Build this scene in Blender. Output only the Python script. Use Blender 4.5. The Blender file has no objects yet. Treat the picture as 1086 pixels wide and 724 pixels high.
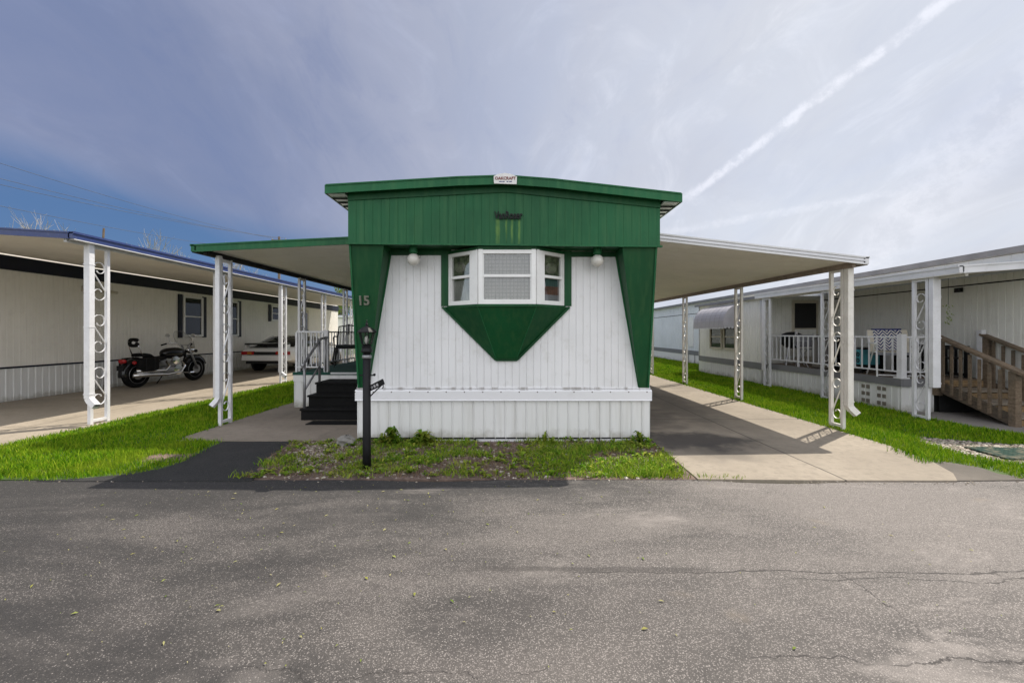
import bpy, math, random
import numpy as np
from mathutils import Vector, Matrix
random.seed(7); rng = np.random.default_rng(7)
scene = bpy.context.scene
C = scene.collection
R = math.radians
K = 0.9184
def q(d): return d * K          # survey depths are in units of 1/K metres
H = 1.35                        # eye height

# ------------------------------------------------------------------ objects
BASE = {}
def thing(name, label, cat, loc=(0, 0, 0), rz=0.0, group=None):
    o = bpy.data.objects.new(name, None); C.objects.link(o)
    o.empty_display_size = .2
    o.location = loc; o.rotation_euler = (0, 0, rz)
    o['label'] = label; o['category'] = cat
    if group: o['group'] = group
    BASE[o.name] = Vector(loc) if rz == 0 else Vector((0, 0, 0))
    return o
def tag(o, label=None, cat=None, group=None, kind=None):
    if label: o['label'] = label
    if cat: o['category'] = cat
    if group: o['group'] = group
    if kind: o['kind'] = kind
    return o
def children(o): return [c for c in bpy.data.objects if c.parent == o]
def copy_tree(o, parent=None):
    c = o.copy(); C.objects.link(c)
    if parent: c.parent = parent
    BASE[c.name] = BASE.get(o.name, Vector())
    for ch in children(o): copy_tree(ch, c)
    return c

class MB:
    def __init__(s): s.v = []; s.f = []
    def add(s, vs, fs):
        n = len(s.v); s.v += [tuple(v) for v in vs]; s.f += [tuple(i + n for i in f) for f in fs]; return s
    def hexa(s, b):   # 8 points: bottom 4 (ccw) then top 4
        return s.add(b, [(3, 2, 1, 0), (4, 5, 6, 7), (0, 1, 5, 4), (1, 2, 6, 5), (2, 3, 7, 6), (3, 0, 4, 7)])
    def box(s, x0, x1, y0, y1, z0, z1):
        return s.hexa([(x0, y0, z0), (x1, y0, z0), (x1, y1, z0), (x0, y1, z0), (x0, y0, z1), (x1, y0, z1), (x1, y1, z1), (x0, y1, z1)])
    def pbox(s, p, u, n, a0, a1, z0, z1, d0, d1):   # box on a wall: along u, up z, outward n
        P = lambda a, d, z: (p[0] + u[0] * a + n[0] * d, p[1] + u[1] * a + n[1] * d, z)
        return s.hexa([P(a0, d1, z0), P(a1, d1, z0), P(a1, d0, z0), P(a0, d0, z0), P(a0, d1, z1), P(a1, d1, z1), P(a1, d0, z1), P(a0, d0, z1)])
    def bar(s, a, b, w, h=None, up=(0, 0, 1)):
        h = h or w; a = Vector(a); b = Vector(b); d = (b - a).normalized(); up = Vector(up)
        if abs(d.dot(up)) > .98: up = Vector((0, 1, 0))
        sx = d.cross(up).normalized() * (w / 2); sz = sx.cross(d).normalized() * (h / 2)
        return s.hexa([a - sx - sz, a + sx - sz, b + sx - sz, b - sx - sz, a - sx + sz, a + sx + sz, b + sx + sz, b - sx + sz])
    def tube(s, pts, r, n=6, closed=False, caps=True):
        pts = [Vector(p) for p in pts]; m = len(pts)
        rr = r if isinstance(r, (list, tuple)) else [r] * m
        vs = []; prev = None
        for i, p in enumerate(pts):
            if closed: d = pts[(i + 1) % m] - pts[i - 1]
            else: d = pts[min(i + 1, m - 1)] - pts[max(i - 1, 0)]
            d = d.normalized() if d.length > 1e-9 else Vector((0, 0, 1))
            if prev is None:
                a = Vector((0, 0, 1)) if abs(d.z) < .9 else Vector((1, 0, 0))
                sx = d.cross(a).normalized()
            else:
                sx = prev - d * prev.dot(d); sx = sx.normalized() if sx.length > 1e-6 else d.orthogonal().normalized()
            prev = sx; sy = d.cross(sx)
            for k in range(n):
                t = 2 * math.pi * k / n
                vs.append(p + sx * math.cos(t) * rr[i] + sy * math.sin(t) * rr[i])
        fs = []
        for i in range(m if closed else m - 1):
            j = (i + 1) % m
            for k in range(n):
                l = (k + 1) % n
                fs.append((i * n + k, i * n + l, j * n + l, j * n + k))
        if caps and not closed:
            fs.append(tuple(range(n - 1, -1, -1))); fs.append(tuple((m - 1) * n + k for k in range(n)))
        return s.add(vs, fs)
    def lathe(s, prof, c=(0, 0, 0), n=24, axis='z'):
        vs = []; m = len(prof)
        for (r, z) in prof:
            for k in range(n):
                t = 2 * math.pi * k / n; a, b = r * math.cos(t), r * math.sin(t)
                p = (a, b, z) if axis == 'z' else ((z, a, b) if axis == 'x' else (b, z, a))
                vs.append((c[0] + p[0], c[1] + p[1], c[2] + p[2]))
        fs = []
        for i in range(m - 1):
            for k in range(n):
                l = (k + 1) % n
                fs.append((i * n + k, i * n + l, (i + 1) * n + l, (i + 1) * n + k))
        fs.append(tuple(range(n - 1, -1, -1))); fs.append(tuple((m - 1) * n + k for k in range(n)))
        return s.add(vs, fs)
    def prism(s, poly, z0, z1):
        n = len(poly)
        vs = [(x, y, z0) for x, y in poly] + [(x, y, z1) for x, y in poly]
        return s.add(vs, [tuple(range(n - 1, -1, -1)), tuple(range(n, 2 * n))] + [(i, (i + 1) % n, n + (i + 1) % n, n + i) for i in range(n)])
    def ext(s, poly, axis, a0, a1):   # polygon extruded along an axis
        f = {'x': lambda p, a: (a, p[0], p[1]), 'y': lambda p, a: (p[0], a, p[1])}[axis]
        n = len(poly)
        vs = [f(p, a0) for p in poly] + [f(p, a1) for p in poly]
        return s.add(vs, [tuple(range(n - 1, -1, -1)), tuple(range(n, 2 * n))] + [(i, (i + 1) % n, n + (i + 1) % n, n + i) for i in range(n)])
    def ellipsoid(s, c, r, nu=16, nv=10, power=1.0):
        vs = []; fs = []
        for i in range(nv + 1):
            ph = math.pi * i / nv
            for k in range(nu):
                t = 2 * math.pi * k / nu
                def g(a): return math.copysign(abs(a) ** power, a)
                vs.append((c[0] + r[0] * g(math.sin(ph)) * g(math.cos(t)), c[1] + r[1] * g(math.sin(ph)) * g(math.sin(t)), c[2] + r[2] * g(math.cos(ph))))
        for i in range(nv):
            for k in range(nu):
                l = (k + 1) % nu
                fs.append((i * nu + k, (i + 1) * nu + k, (i + 1) * nu + l, i * nu + l))
        return s.add(vs, fs)
    def ribbed(s, p0, p1, z0, z1, n, spacing, prof):   # vertical siding profile; z0/z1 numbers or functions of distance
        p0 = Vector((p0[0], p0[1])); p1 = Vector((p1[0], p1[1])); L = (p1 - p0).length; u = (p1 - p0) / L
        fz0 = z0 if callable(z0) else (lambda a: z0); fz1 = z1 if callable(z1) else (lambda a: z1)
        cols = []; i = 0
        while i * spacing < L:
            for (t, d) in prof:
                a = (i + t) * spacing
                if a <= L: cols.append((a, d))
            i += 1
        cols.append((L, 0))
        vs = []
        for a, d in cols:
            x = p0.x + u.x * a + n[0] * d; y = p0.y + u.y * a + n[1] * d
            vs += [(x, y, fz0(a)), (x, y, fz1(a))]
        return s.add(vs, [(2 * i, 2 * i + 2, 2 * i + 3, 2 * i + 1) for i in range(len(cols) - 1)])
    def build(s, name, mat, parent=None, smooth=False, bevel=0, local=False):
        me = bpy.data.meshes.new(name)
        b = BASE.get(parent.name, Vector()) if parent else Vector()
        if local: b = Vector()
        me.from_pydata([(v[0] - b.x, v[1] - b.y, v[2] - b.z) for v in s.v], [], s.f); me.validate(); me.update()
        if mat: me.materials.append(mat)
        if smooth: me.polygons.foreach_set('use_smooth', [True] * len(me.polygons))
        o = bpy.data.objects.new(name, me); C.objects.link(o)
        if parent: o.parent = parent
        BASE[o.name] = b
        if bevel:
            m = o.modifiers.new('bevel', 'BEVEL'); m.width = bevel; m.segments = 2; m.limit_method = 'ANGLE'; m.angle_limit = R(40)
        return o
def struct(name, mb, mat, **k):
    o = mb.build(name, mat, None, **k); o['kind'] = 'structure'; return o
def text_mesh(name, body, size, mat, parent, loc, rot, ext=.004, offset=0.0, align='CENTER', xs=1.0, shear=0.0):
    cu = bpy.data.curves.new(name, 'FONT'); cu.body = body; cu.size = size; cu.extrude = ext; cu.offset = offset
    cu.align_x = align; cu.align_y = 'CENTER'; cu.shear = shear
    t = bpy.data.objects.new(name, cu); C.objects.link(t)
    bpy.context.view_layer.update()
    me = bpy.data.meshes.new_from_object(t.evaluated_get(bpy.context.evaluated_depsgraph_get()))
    bpy.data.objects.remove(t); bpy.data.curves.remove(cu)
    me.materials.clear(); me.materials.append(mat)
    o = bpy.data.objects.new(name, me); C.objects.link(o)
    b = BASE.get(parent.name, Vector()) if parent else Vector()
    o.parent = parent; o.location = Vector(loc) - b; o.rotation_euler = rot; o.scale = (xs, 1, 1)
    return o

# ------------------------------------------------------------------ materials
class NT:
    def __init__(s, tree): s.t = tree; s.n = tree.nodes; s.l = tree.links
    def new(s, kind, **k):
        n = s.n.new(kind)
        for a, b in k.items():
            if a.startswith('_'): setattr(n, a[1:], b)
        return n
    def link(s, a, b): s.l.new(a, b)
    def set(s, sock, v):
        if isinstance(v, bpy.types.NodeSocket): s.l.new(v, sock)
        else: sock.default_value = v
    def math(s, op, a, b=0.0, c=None, clamp=False):
        n = s.n.new('ShaderNodeMath'); n.operation = op; n.use_clamp = clamp
        s.set(n.inputs[0], a); s.set(n.inputs[1], b)
        if c is not None: s.set(n.inputs[2], c)
        return n.outputs[0]
    def mix(s, f, a, b, mode='MIX'):
        n = s.n.new('ShaderNodeMix'); n.data_type = 'RGBA'; n.blend_type = mode
        s.set(n.inputs[0], f); s.set(n.inputs[6], col(a)); s.set(n.inputs[7], col(b)); return n.outputs[2]
    def noise(s, vec, scale, detail=4, rough=.55, dist=0.0):
        n = s.n.new('ShaderNodeTexNoise'); n.inputs['Scale'].default_value = scale; n.inputs['Detail'].default_value = detail
        n.inputs['Roughness'].default_value = rough; n.inputs['Distortion'].default_value = dist
        if vec is not None: s.l.new(vec, n.inputs['Vector'])
        return n.outputs['Fac']
    def voronoi(s, vec, scale, feature='F1', out='Distance'):
        n = s.n.new('ShaderNodeTexVoronoi'); n.inputs['Scale'].default_value = scale; n.feature = feature
        if vec is not None: s.l.new(vec, n.inputs['Vector'])
        return n.outputs[out]
    def step(s, v, a, b, oa=0.0, ob=1.0, smooth=True):
        n = s.n.new('ShaderNodeMapRange'); n.interpolation_type = 'SMOOTHSTEP' if smooth else 'LINEAR'
        s.set(n.inputs[0], v); n.inputs[1].default_value = a; n.inputs[2].default_value = b; n.inputs[3].default_value = oa; n.inputs[4].default_value = ob
        return n.outputs[0]
    def pos(s, scale=(1, 1, 1), obj=False):
        if obj:
            g = s.n.new('ShaderNodeTexCoord').outputs['Object']
        else:
            g = s.n.new('ShaderNodeNewGeometry').outputs['Position']
        if scale == (1, 1, 1): return g
        m = s.n.new('ShaderNodeVectorMath'); m.operation = 'MULTIPLY'; s.l.new(g, m.inputs[0]); m.inputs[1].default_value = scale
        return m.outputs[0]
    def xyz(s, v):
        n = s.n.new('ShaderNodeSeparateXYZ'); s.l.new(v, n.inputs[0]); return n.outputs
def col(c):
    if isinstance(c, bpy.types.NodeSocket): return c
    if isinstance(c, (int, float)): return (c, c, c, 1)
    return (c[0], c[1], c[2], 1) if len(c) == 3 else c
def mat(name):
    m = bpy.data.materials.new(name); m.use_nodes = True
    return m, NT(m.node_tree), m.node_tree.nodes['Principled BSDF']
def bump(nt, bs, h, strength, dist=.01):
    b = nt.n.new('ShaderNodeBump'); b.inputs['Strength'].default_value = strength; b.inputs['Distance'].default_value = dist
    nt.link(h, b.inputs['Height']); nt.link(b.outputs[0], bs.inputs['Normal'])
def mul(c, k): return tuple(min(1, x * k) for x in c)
def paint(name, c, rough=.45, var=.12, scale=3.0, dirt=None, dirt_amt=.0, streak=0.0, metal=0.0, bmp=0.0, spec=.5):
    m, nt, bs = mat(name)
    p = nt.pos(); n1 = nt.noise(p, scale, 6)
    base = nt.mix(nt.step(n1, .3, .7), mul(c, 1 - var), mul(c, 1 + var))
    if streak:
        n2 = nt.noise(nt.pos((9, 9, .5)), 2.2, 5)
        base = nt.mix(nt.math('MULTIPLY', nt.step(n2, .5, .78), streak), base, dirt or mul(c, .55))
    if dirt_amt:
        n3 = nt.noise(p, scale * 4.3, 8, .65)
        base = nt.mix(nt.math('MULTIPLY', nt.step(n3, .52, .72), dirt_amt), base, dirt or mul(c, .5))
    nt.link(base, bs.inputs['Base Color'])
    nt.link(nt.step(n1, .2, .8, rough * .8, min(1, rough * 1.25)), bs.inputs['Roughness'])
    bs.inputs['Metallic'].default_value = metal; bs.inputs['Specular IOR Level'].default_value = spec
    if bmp: bump(nt, bs, nt.math('ADD', nt.math('MULTIPLY', nt.noise(p, 3, 3), 2.0), nt.math('MULTIPLY', nt.noise(p, 22, 5), .6)), bmp, .015)
    return m
M = {}
M['white_siding'] = paint('white_siding', (.70, .70, .71), .45, .05, 1.6, (.42, .40, .35), .22, .14, bmp=.045)
# skirting: same white metal with splashed soil near the ground
def skirt_mat(name, c):
    m, nt, bs = mat(name); p = nt.pos(); z = nt.xyz(p)[2]
    n = nt.noise(p, 6, 8, .65); n2 = nt.noise(nt.pos((9, 9, .6)), 2, 5)
    base = nt.mix(nt.math('MULTIPLY', nt.step(n2, .45, .75), .28), c, (.42, .41, .37))
    up = nt.math('ADD', z, nt.math('MULTIPLY', nt.math('SUBTRACT', n, .5), .35))
    spl = nt.math('MULTIPLY', nt.step(up, .16, .02), .5)
    base = nt.mix(spl, base, (.20, .18, .12))
    moss = nt.math('MULTIPLY', nt.step(nt.noise(p, 2.3, 6, .6), .62, .74), nt.step(z, .28, .06))
    base = nt.mix(nt.math('MULTIPLY', moss, .55), base, (.12, .13, .05))
    nt.link(base, bs.inputs['Base Color']); bs.inputs['Roughness'].default_value = .5
    bump(nt, bs, nt.noise(p, 12, 5), .08)
    return m
M['skirt'] = skirt_mat('white_skirting', (.68, .68, .67))
def green_mat(name, c, var=.15, drips=False):
    m, nt, bs = mat(name); p = nt.pos()
    n1 = nt.noise(p, 1.5, 6, .6); n2 = nt.noise(nt.pos((7, 7, .5)), 2.5, 6)
    base = nt.mix(nt.step(n1, .3, .7), mul(c, 1 - var), mul(c, 1 + var))
    base = nt.mix(nt.math('MULTIPLY', nt.step(n2, .42, .72), .6), base, (c[0] * 1.9 + .014, c[1] * 1.35, c[2] * 1.4))
    n3 = nt.noise(p, 9, 9, .7)
    base = nt.mix(nt.math('MULTIPLY', nt.step(n3, .58, .75), .35), base, mul(c, .55))
    if drips:   # pale runs worn into the paint below the nameplate
        x, y, z = nt.xyz(p); xx = nt.math('ADD', x, nt.math('MULTIPLY', nt.math('SUBTRACT', nt.noise(nt.pos((6, 1, 5)), 1.5, 4), .5), .03))
        f = None
        for (cx, wd, z0) in ((-.145, .034, 2.40), (-.045, .016, 2.50), (.02, .018, 2.44), (.105, .020, 2.40)):
            g = nt.math('MULTIPLY', nt.step(nt.math('ABSOLUTE', nt.math('SUBTRACT', xx, cx)), wd, wd * .25), nt.step(z, z0 - .12, z0 + .12))
            f = g if f is None else nt.math('MAXIMUM', f, g)
        f = nt.math('MULTIPLY', f, nt.step(z, 2.70, 2.66)); f = nt.math('MULTIPLY', f, nt.step(nt.noise(p, 14, 5), .2, .7, .25, .6))
        base = nt.mix(f, base, (.15, .27, .06))
    nt.link(base, bs.inputs['Base Color']); bs.inputs['Roughness'].default_value = .5; bs.inputs['Specular IOR Level'].default_value = .25
    bump(nt, bs, nt.math('ADD', nt.math('MULTIPLY', nt.noise(p, 2.5, 3), 3.0), nt.math('MULTIPLY', nt.noise(p, 30, 5), .4)), .10, .015)
    return m
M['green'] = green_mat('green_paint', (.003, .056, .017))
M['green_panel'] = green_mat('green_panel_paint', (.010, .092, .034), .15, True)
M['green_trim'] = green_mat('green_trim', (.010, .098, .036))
def band_mat():
    m, nt, bs = mat('riveted_band'); p = nt.pos(); x, y, z = nt.xyz(p)
    n = nt.noise(p, 4, 7, .65); base = nt.mix(nt.math('MULTIPLY', nt.step(n, .5, .75), .3), (.72, .72, .74), (.40, .38, .35))
    dxx = nt.math('MULTIPLY', nt.math('SUBTRACT', nt.math('FRACT', nt.math('MULTIPLY', x, 4.4)), .5), .227); dzz = nt.math('SUBTRACT', z, .615)
    d = nt.math('SQRT', nt.math('ADD', nt.math('MULTIPLY', dxx, dxx), nt.math('MULTIPLY', dzz, dzz)))
    base = nt.mix(nt.step(d, .010, .006), base, (.10, .08, .07))
    top = nt.math('MULTIPLY', nt.step(z, .632, .642), nt.step(nt.noise(nt.pos((5, 1, 1)), 2, 5), .45, .6)); base = nt.mix(nt.math('MULTIPLY', top, .6), base, (.16, .13, .10))
    nt.link(base, bs.inputs['Base Color']); bs.inputs['Roughness'].default_value = .4; bump(nt, bs, n, .25, .02); return m
M['band'] = band_mat()
M['white'] = paint('white_enamel', (.68, .68, .68), .35, .05, 6, (.35, .33, .3), .18)
M['vinyl'] = paint('white_vinyl', (.72, .72, .71), .35, .04, 5, (.35, .32, .27), .15)
M['post_white'] = paint('post_white', (.66, .66, .68), .4, .05, 7, (.36, .32, .27), .25)
M['post_cream'] = paint('post_cream', (.64, .615, .565), .4, .06, 7, (.36, .28, .2), .3)
M['black'] = paint('black_iron', (.007, .007, .008), .5, .25, 20, spec=.25)
M['black_plastic'] = paint('black_plastic', (.006, .006, .007), .16, .2, 8, spec=.4)
M['black_rubber'] = paint('black_rubber', (.006, .006, .006), .85, .25, 15, spec=.2)
M['dark'] = paint('dark_gap', (.01, .01, .01), .9, .2, 3)
M['grey_metal'] = paint('grey_metal', (.26, .26, .27), .4, .12, 10, metal=.6)
M['chrome'] = paint('chrome', (.65, .65, .66), .12, .05, 10, metal=1.0)
M['alu'] = paint('mill_aluminium', (.5, .5, .52), .38, .08, 8, metal=.7)
M['alu_white'] = paint('white_aluminium', (.62, .62, .63), .38, .05, 3, (.3, .29, .27), .2)
M['soffit'] = paint('awning_underside', (.74, .70, .63), .5, .06, 1.2, (.38, .33, .25), .18)
M['navy'] = paint('navy_paint', (.007, .009, .022), .5, .2, 4, spec=.3)
M['blue_trim'] = paint('blue_fascia', (.016, .035, .14), .45, .15, 3, (.25, .28, .38), .15)
M['grey_band'] = paint('grey_band', (.16, .16, .17), .5, .12, 3, bmp=.05)
M['beige'] = paint('beige_trim', (.48, .44, .36), .5, .08, 6)
M['siding_left'] = paint('cream_siding', (.77, .745, .69), .45, .05, 1.0, (.36, .33, .27), .12, .18)
M['siding_right'] = paint('pale_siding', (.72, .715, .675), .45, .05, 1.0, (.33, .31, .26), .15, .25)
M['siding_blue'] = paint('cool_white_siding', (.60, .63, .68), .4, .06, 1.0, (.36, .38, .4), .15, .2)  # bluish copy of the pale siding, sky light put into the colour
M['red'] = paint('red_lens', (.35, .01, .012), .2, .15, 12)
M['amber'] = paint('amber_lens', (.5, .16, .02), .2, .1, 12)
M['car_white'] = paint('car_white', (.7, .69, .67), .2, .03, 3)
M['car_grey'] = paint('car_lower', (.5, .49, .47), .35, .05, 3)
M['cushion'] = paint('dark_cushion', (.008, .014, .013), .9, .3, 14, bmp=.3)
M['teal'] = paint('teal_cloth', (.05, .25, .30), .9, .2, 9, bmp=.3)
M['navy_cloth'] = paint('navy_cloth', (.02, .03, .13), .9, .2, 9)
M['cream_cloth'] = paint('cream_cloth', (.6, .55, .45), .9, .1, 9, bmp=.3)
M['grey_cloth'] = paint('grey_cloth', (.22, .22, .24), .9, .15, 9)
M['stone'] = paint('stone', (.20, .19, .175), .85, .25, 12, bmp=.6)
M['bark'] = paint('bark', (.19, .165, .14), .9, .3, 5, bmp=.5)
M['twig'] = paint('pale_twig', (.34, .315, .29), .9, .2, 3)
M['pole_wood'] = paint('pole_wood', (.14, .10, .07), .85, .3, 3)
M['wire'] = paint('wire', (.03, .03, .04), .6, .2, 3)
M['soil'] = paint('soil', (.125, .085, .068), .95, .4, 9, (.24, .19, .15), .6, bmp=.8)
M['plate'] = paint('plate_white', (.66, .65, .64), .4, .05, 30, (.3, .25, .25), .2)
M['letter_red'] = paint('letter_red', (.20, .06, .055), .5, .2, 60)
M['letter_blue'] = paint('letter_blue', (.03, .05, .16), .5, .2, 60)
M['bronze'] = paint('number_metal', (.20, .20, .165), .4, .25, 60, metal=.5)
M['globe'] = paint('opal_globe', (.62, .60, .56), .25, .06, 20)
M['carpet'] = paint('green_carpet', (.008, .055, .04), .95, .3, 14, bmp=.5)
def wood_mat(name, c, c2):
    m, nt, bs = mat(name)
    n = nt.noise(nt.pos((3, 3, 3)), 1.2, 4); g = nt.noise(nt.pos((40, 3, 40)), 1.0, 6, .6)
    g2 = nt.noise(nt.pos((4, 40, 40)), 1.0, 6, .6)
    f = nt.math('MULTIPLY', nt.math('ADD', g, g2), .5)
    base = nt.mix(nt.step(f, .35, .65), c, c2); base = nt.mix(nt.math('MULTIPLY', nt.step(n, .45, .7), .6), base, (.085, .075, .06))
    nt.link(base, bs.inputs['Base Color']); bs.inputs['Roughness'].default_value = .85; bump(nt, bs, f, .35)
    return m
M['wood'] = wood_mat('weathered_wood', (.10, .07, .044), (.21, .155, .105))
M['wood_warm'] = wood_mat('warm_wood', (.20, .125, .055), (.32, .22, .115))
def glass(name, tint=(.5, .52, .52), gl=.25):
    m, nt, bs = mat(name); nt.n.remove(bs)
    tr = nt.n.new('ShaderNodeBsdfTransparent'); tr.inputs[0].default_value = (*tint, 1)
    gs = nt.n.new('ShaderNodeBsdfGlossy'); gs.inputs['Roughness'].default_value = .03
    lw = nt.n.new('ShaderNodeLayerWeight'); fr = nt.math('ADD', nt.math('MULTIPLY', nt.math('POWER', lw.outputs['Facing'], 4.0), .9), .05)
    mx = nt.n.new('ShaderNodeMixShader'); nt.link(nt.math('ADD', fr, gl * .3, clamp=True), mx.inputs[0])
    if name == 'dim_glass': gs.inputs[0].default_value = (.4, .42, .45, 1)
    nt.link(tr.outputs[0], mx.inputs[1]); nt.link(gs.outputs[0], mx.inputs[2]); nt.link(mx.outputs[0], nt.n['Material Output'].inputs[0])
    return m
M['glass'] = glass('window_glass', (.93, .94, .93), .16)
M['glass_dim'] = glass('dim_glass', (.5, .52, .52), .0)
M['glass_clear'] = glass('clear_glass', (.85, .86, .85), .1)
M['dark_glass'] = paint('dark_window', (.012, .013, .015), .08, .3, 2)
M['screen'] = paint('dark_screen', (.008, .008, .009), .6, .3, 2)
def lattice():
    m, nt, bs = mat('lattice_curtain'); x, y, z = nt.xyz(nt.pos())
    g = lambda v, n: nt.step(nt.math('ABSOLUTE', nt.math('SUBTRACT', nt.math('FRACT', nt.math('MULTIPLY', v, n)), .5)), .36, .46)
    f = nt.math('MAXIMUM', g(x, 23), g(z, 23))
    base = nt.mix(f, (.215, .205, .185), (.085, .08, .072)); base = nt.mix(nt.math('MULTIPLY', nt.step(nt.noise(nt.pos((12, 12, .4)), 2, 4), .4, .7), .4), base, (.16, .15, .14))
    nt.link(base, bs.inputs['Base Color']); bs.inputs['Roughness'].default_value = .9
    return m
M['lattice'] = lattice()
M['curtain_dark'] = paint('dark_curtain', (.24, .235, .22), .9, .3, 6)
M['curtain_teal'] = paint('teal_curtain', (.05, .10, .10), .9, .3, 6)
M['curtain_red'] = paint('rust_curtain', (.14, .06, .045), .9, .3, 20)
def zigzag():
    m, nt, bs = mat('zigzag_blanket'); x, y, z = nt.xyz(nt.pos(obj=True))
    tri = nt.math('ABSOLUTE', nt.math('SUBTRACT', nt.math('FRACT', nt.math('MULTIPLY', x, 8.0)), .5))
    v = nt.math('FRACT', nt.math('ADD', nt.math('MULTIPLY', z, 17.0), nt.math('MULTIPLY', tri, 2.6)))
    nt.link(nt.mix(nt.step(v, .46, .54), (.62, .60, .56), (.03, .04, .13)), bs.inputs['Base Color']); bs.inputs['Roughness'].default_value = .95
    return m
M['zigzag'] = zigzag()

def asphalt(name, dark=False):
    m, nt, bs = mat(name); p = nt.pos(); x, y, z = nt.xyz(p)
    vo = nt.n.new('ShaderNodeTexVoronoi'); vo.inputs['Scale'].default_value = 165; nt.link(p, vo.inputs['Vector'])
    cell = nt.xyz(vo.outputs['Color'])[0]; dist = vo.outputs['Distance']
    fine = nt.noise(p, 260, 3, .7); mid = nt.noise(p, 24, 6, .7)
    if dark:
        base = nt.mix(nt.math('POWER', cell, 3.0), (.006, .006, .006), (.045, .043, .041))
        base = nt.mix(nt.step(nt.noise(p, 3, 5), .45, .75), base, (.028, .026, .025))
        nt.link(base, bs.inputs['Base Color']); bs.inputs['Roughness'].default_value = .75
    else:
        big = nt.noise(nt.pos((.55, 1.0, 1)), .9, 7, .62, .4)
        big2 = nt.noise(nt.pos((.35, 1.3, 1)), 2.1, 6, .6, .6)
        # sealed (dark) binder against worn, exposed pale aggregate, paler rightwards with sun glare painted in
        wear_glare = nt.math('ADD', nt.math('MULTIPLY', big, .75), nt.math('MULTIPLY', big2, .45))
        wear_glare = nt.math('ADD', wear_glare, nt.math('MULTIPLY', nt.step(x, -4.0, 4.0), .25))
        wear_glare = nt.math('SUBTRACT', wear_glare, nt.math('MULTIPLY', nt.step(y, 2.9, 3.9), nt.step(x, 1.8, .3, 0.0, .22)))
        w = nt.step(wear_glare, .50, .90)
        binder = nt.mix(mid, (.020, .0185, .018), (.060, .055, .052))
        agg = nt.mix(nt.step(nt.noise(p, 110, 2), .35, .65), (.11, .10, .093), (.42, .38, .355))
        thr = nt.step(w, 0, 1, .93, .40, False)
        spot = nt.step(nt.math('SUBTRACT', nt.math('ADD', nt.math('MULTIPLY', cell, .75), nt.math('MULTIPLY', mid, .5)), thr), -.04, .12)
        spot = nt.math('MULTIPLY', spot, nt.step(dist, .62, .35))
        base = nt.mix(spot, binder, agg)
        base = nt.mix(nt.math('MULTIPLY', w, .5), base, (.20, .176, .160))
        grain = nt.math('ADD', nt.math('MULTIPLY', nt.noise(p, 75, 4, .75), .6), nt.math('MULTIPLY', fine, .55))
        base = nt.mix(nt.step(grain, .50, .36), base, nt.mix(.62, base, (.010, .009, .009)))
        base = nt.mix(nt.math('MULTIPLY', nt.step(grain, .62, .78), .6), base, (.34, .30, .28))
        pat = nt.noise(nt.pos((.55, 1.5, 1)), 1.25, 10, .70, .8)
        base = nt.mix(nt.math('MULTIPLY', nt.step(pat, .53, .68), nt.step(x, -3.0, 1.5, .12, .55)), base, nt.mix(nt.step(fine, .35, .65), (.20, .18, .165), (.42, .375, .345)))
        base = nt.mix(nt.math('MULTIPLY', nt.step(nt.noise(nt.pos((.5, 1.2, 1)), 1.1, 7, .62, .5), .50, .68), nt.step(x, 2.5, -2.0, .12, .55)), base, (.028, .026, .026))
        # sealed dark on the left, worn on the right; sun glare also painted in
        seal_glare = nt.step(nt.math('ADD', x, nt.math('MULTIPLY', nt.math('SUBTRACT', nt.noise(nt.pos((.6, 1.4, 1)), .8, 7, .6, .5), .5), 6.0)), -2.6, 3.4, .62, 1.0)
        base = nt.mix(1.0, base, nt.n.new('ShaderNodeCombineColor').outputs[0] if False else seal_glare, 'MULTIPLY')
        # smooth tan stains
        st = nt.step(nt.noise(p, 1.5, 5, .5, .3), .66, .72)
        base = nt.mix(nt.math('MULTIPLY', st, .45), base, (.19, .155, .12))
        # long seam and cracks
        wob = nt.math('MULTIPLY', nt.math('SUBTRACT', nt.noise(p, 2.2, 8, .62), .5), .16)
        wob2 = nt.math('MULTIPLY', nt.math('SUBTRACT', nt.noise(p, 9, 6, .6), .5), .035)
        def crack(c0, wid, lo=None, hi=None, along=x, across=y, k=1.0):
            d = nt.math('ABSOLUTE', nt.math('ADD', nt.math('SUBTRACT', across, c0), nt.math('MULTIPLY', nt.math('ADD', wob, wob2), k)))
            f = nt.step(d, wid, wid * .3)
            if lo is not None: f = nt.math('MULTIPLY', f, nt.step(along, lo, lo + .3))
            if hi is not None: f = nt.math('MULTIPLY', f, nt.step(along, hi + .2, hi))
            return f
        seam = nt.math('MULTIPLY', crack(2.43, .035, -.35, 1.0, k=.5), .55)
        c1 = crack(2.40, .008, .2, 9); c2 = crack(1.75, .006, .85, 9, k=1.7); c3 = crack(2.33, .006, 1.3, 9, k=1.6); c4 = crack(1.70, .004, -1.3, .1, k=2.4)
        v1 = crack(1.86, .005, 1.75, 2.35, y, x, 2.6); v2 = crack(2.75, .004, 1.5, 2.35, y, x, 3.2)
        cr = nt.math('MAXIMUM', nt.math('MAXIMUM', nt.math('MAXIMUM', c1, c2), nt.math('MAXIMUM', c3, c4)), nt.math('MAXIMUM', v1, v2))
        cr = nt.math('MULTIPLY', cr, nt.step(nt.noise(p, 5, 4), .3, .5))
        f = nt.math('MAXIMUM', seam, nt.math('MULTIPLY', cr, .85))
        base = nt.mix(f, base, (.03, .026, .024))
        nt.link(base, bs.inputs['Base Color']); bs.inputs['Roughness'].default_value = .8
        hh = nt.math('SUBTRACT', nt.math('ADD', nt.math('MULTIPLY', dist, -.6), nt.math('MULTIPLY', fine, .5)), nt.math('MULTIPLY', f, 2.0))
        bump(nt, bs, hh, .55, .006)
        return m
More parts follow.
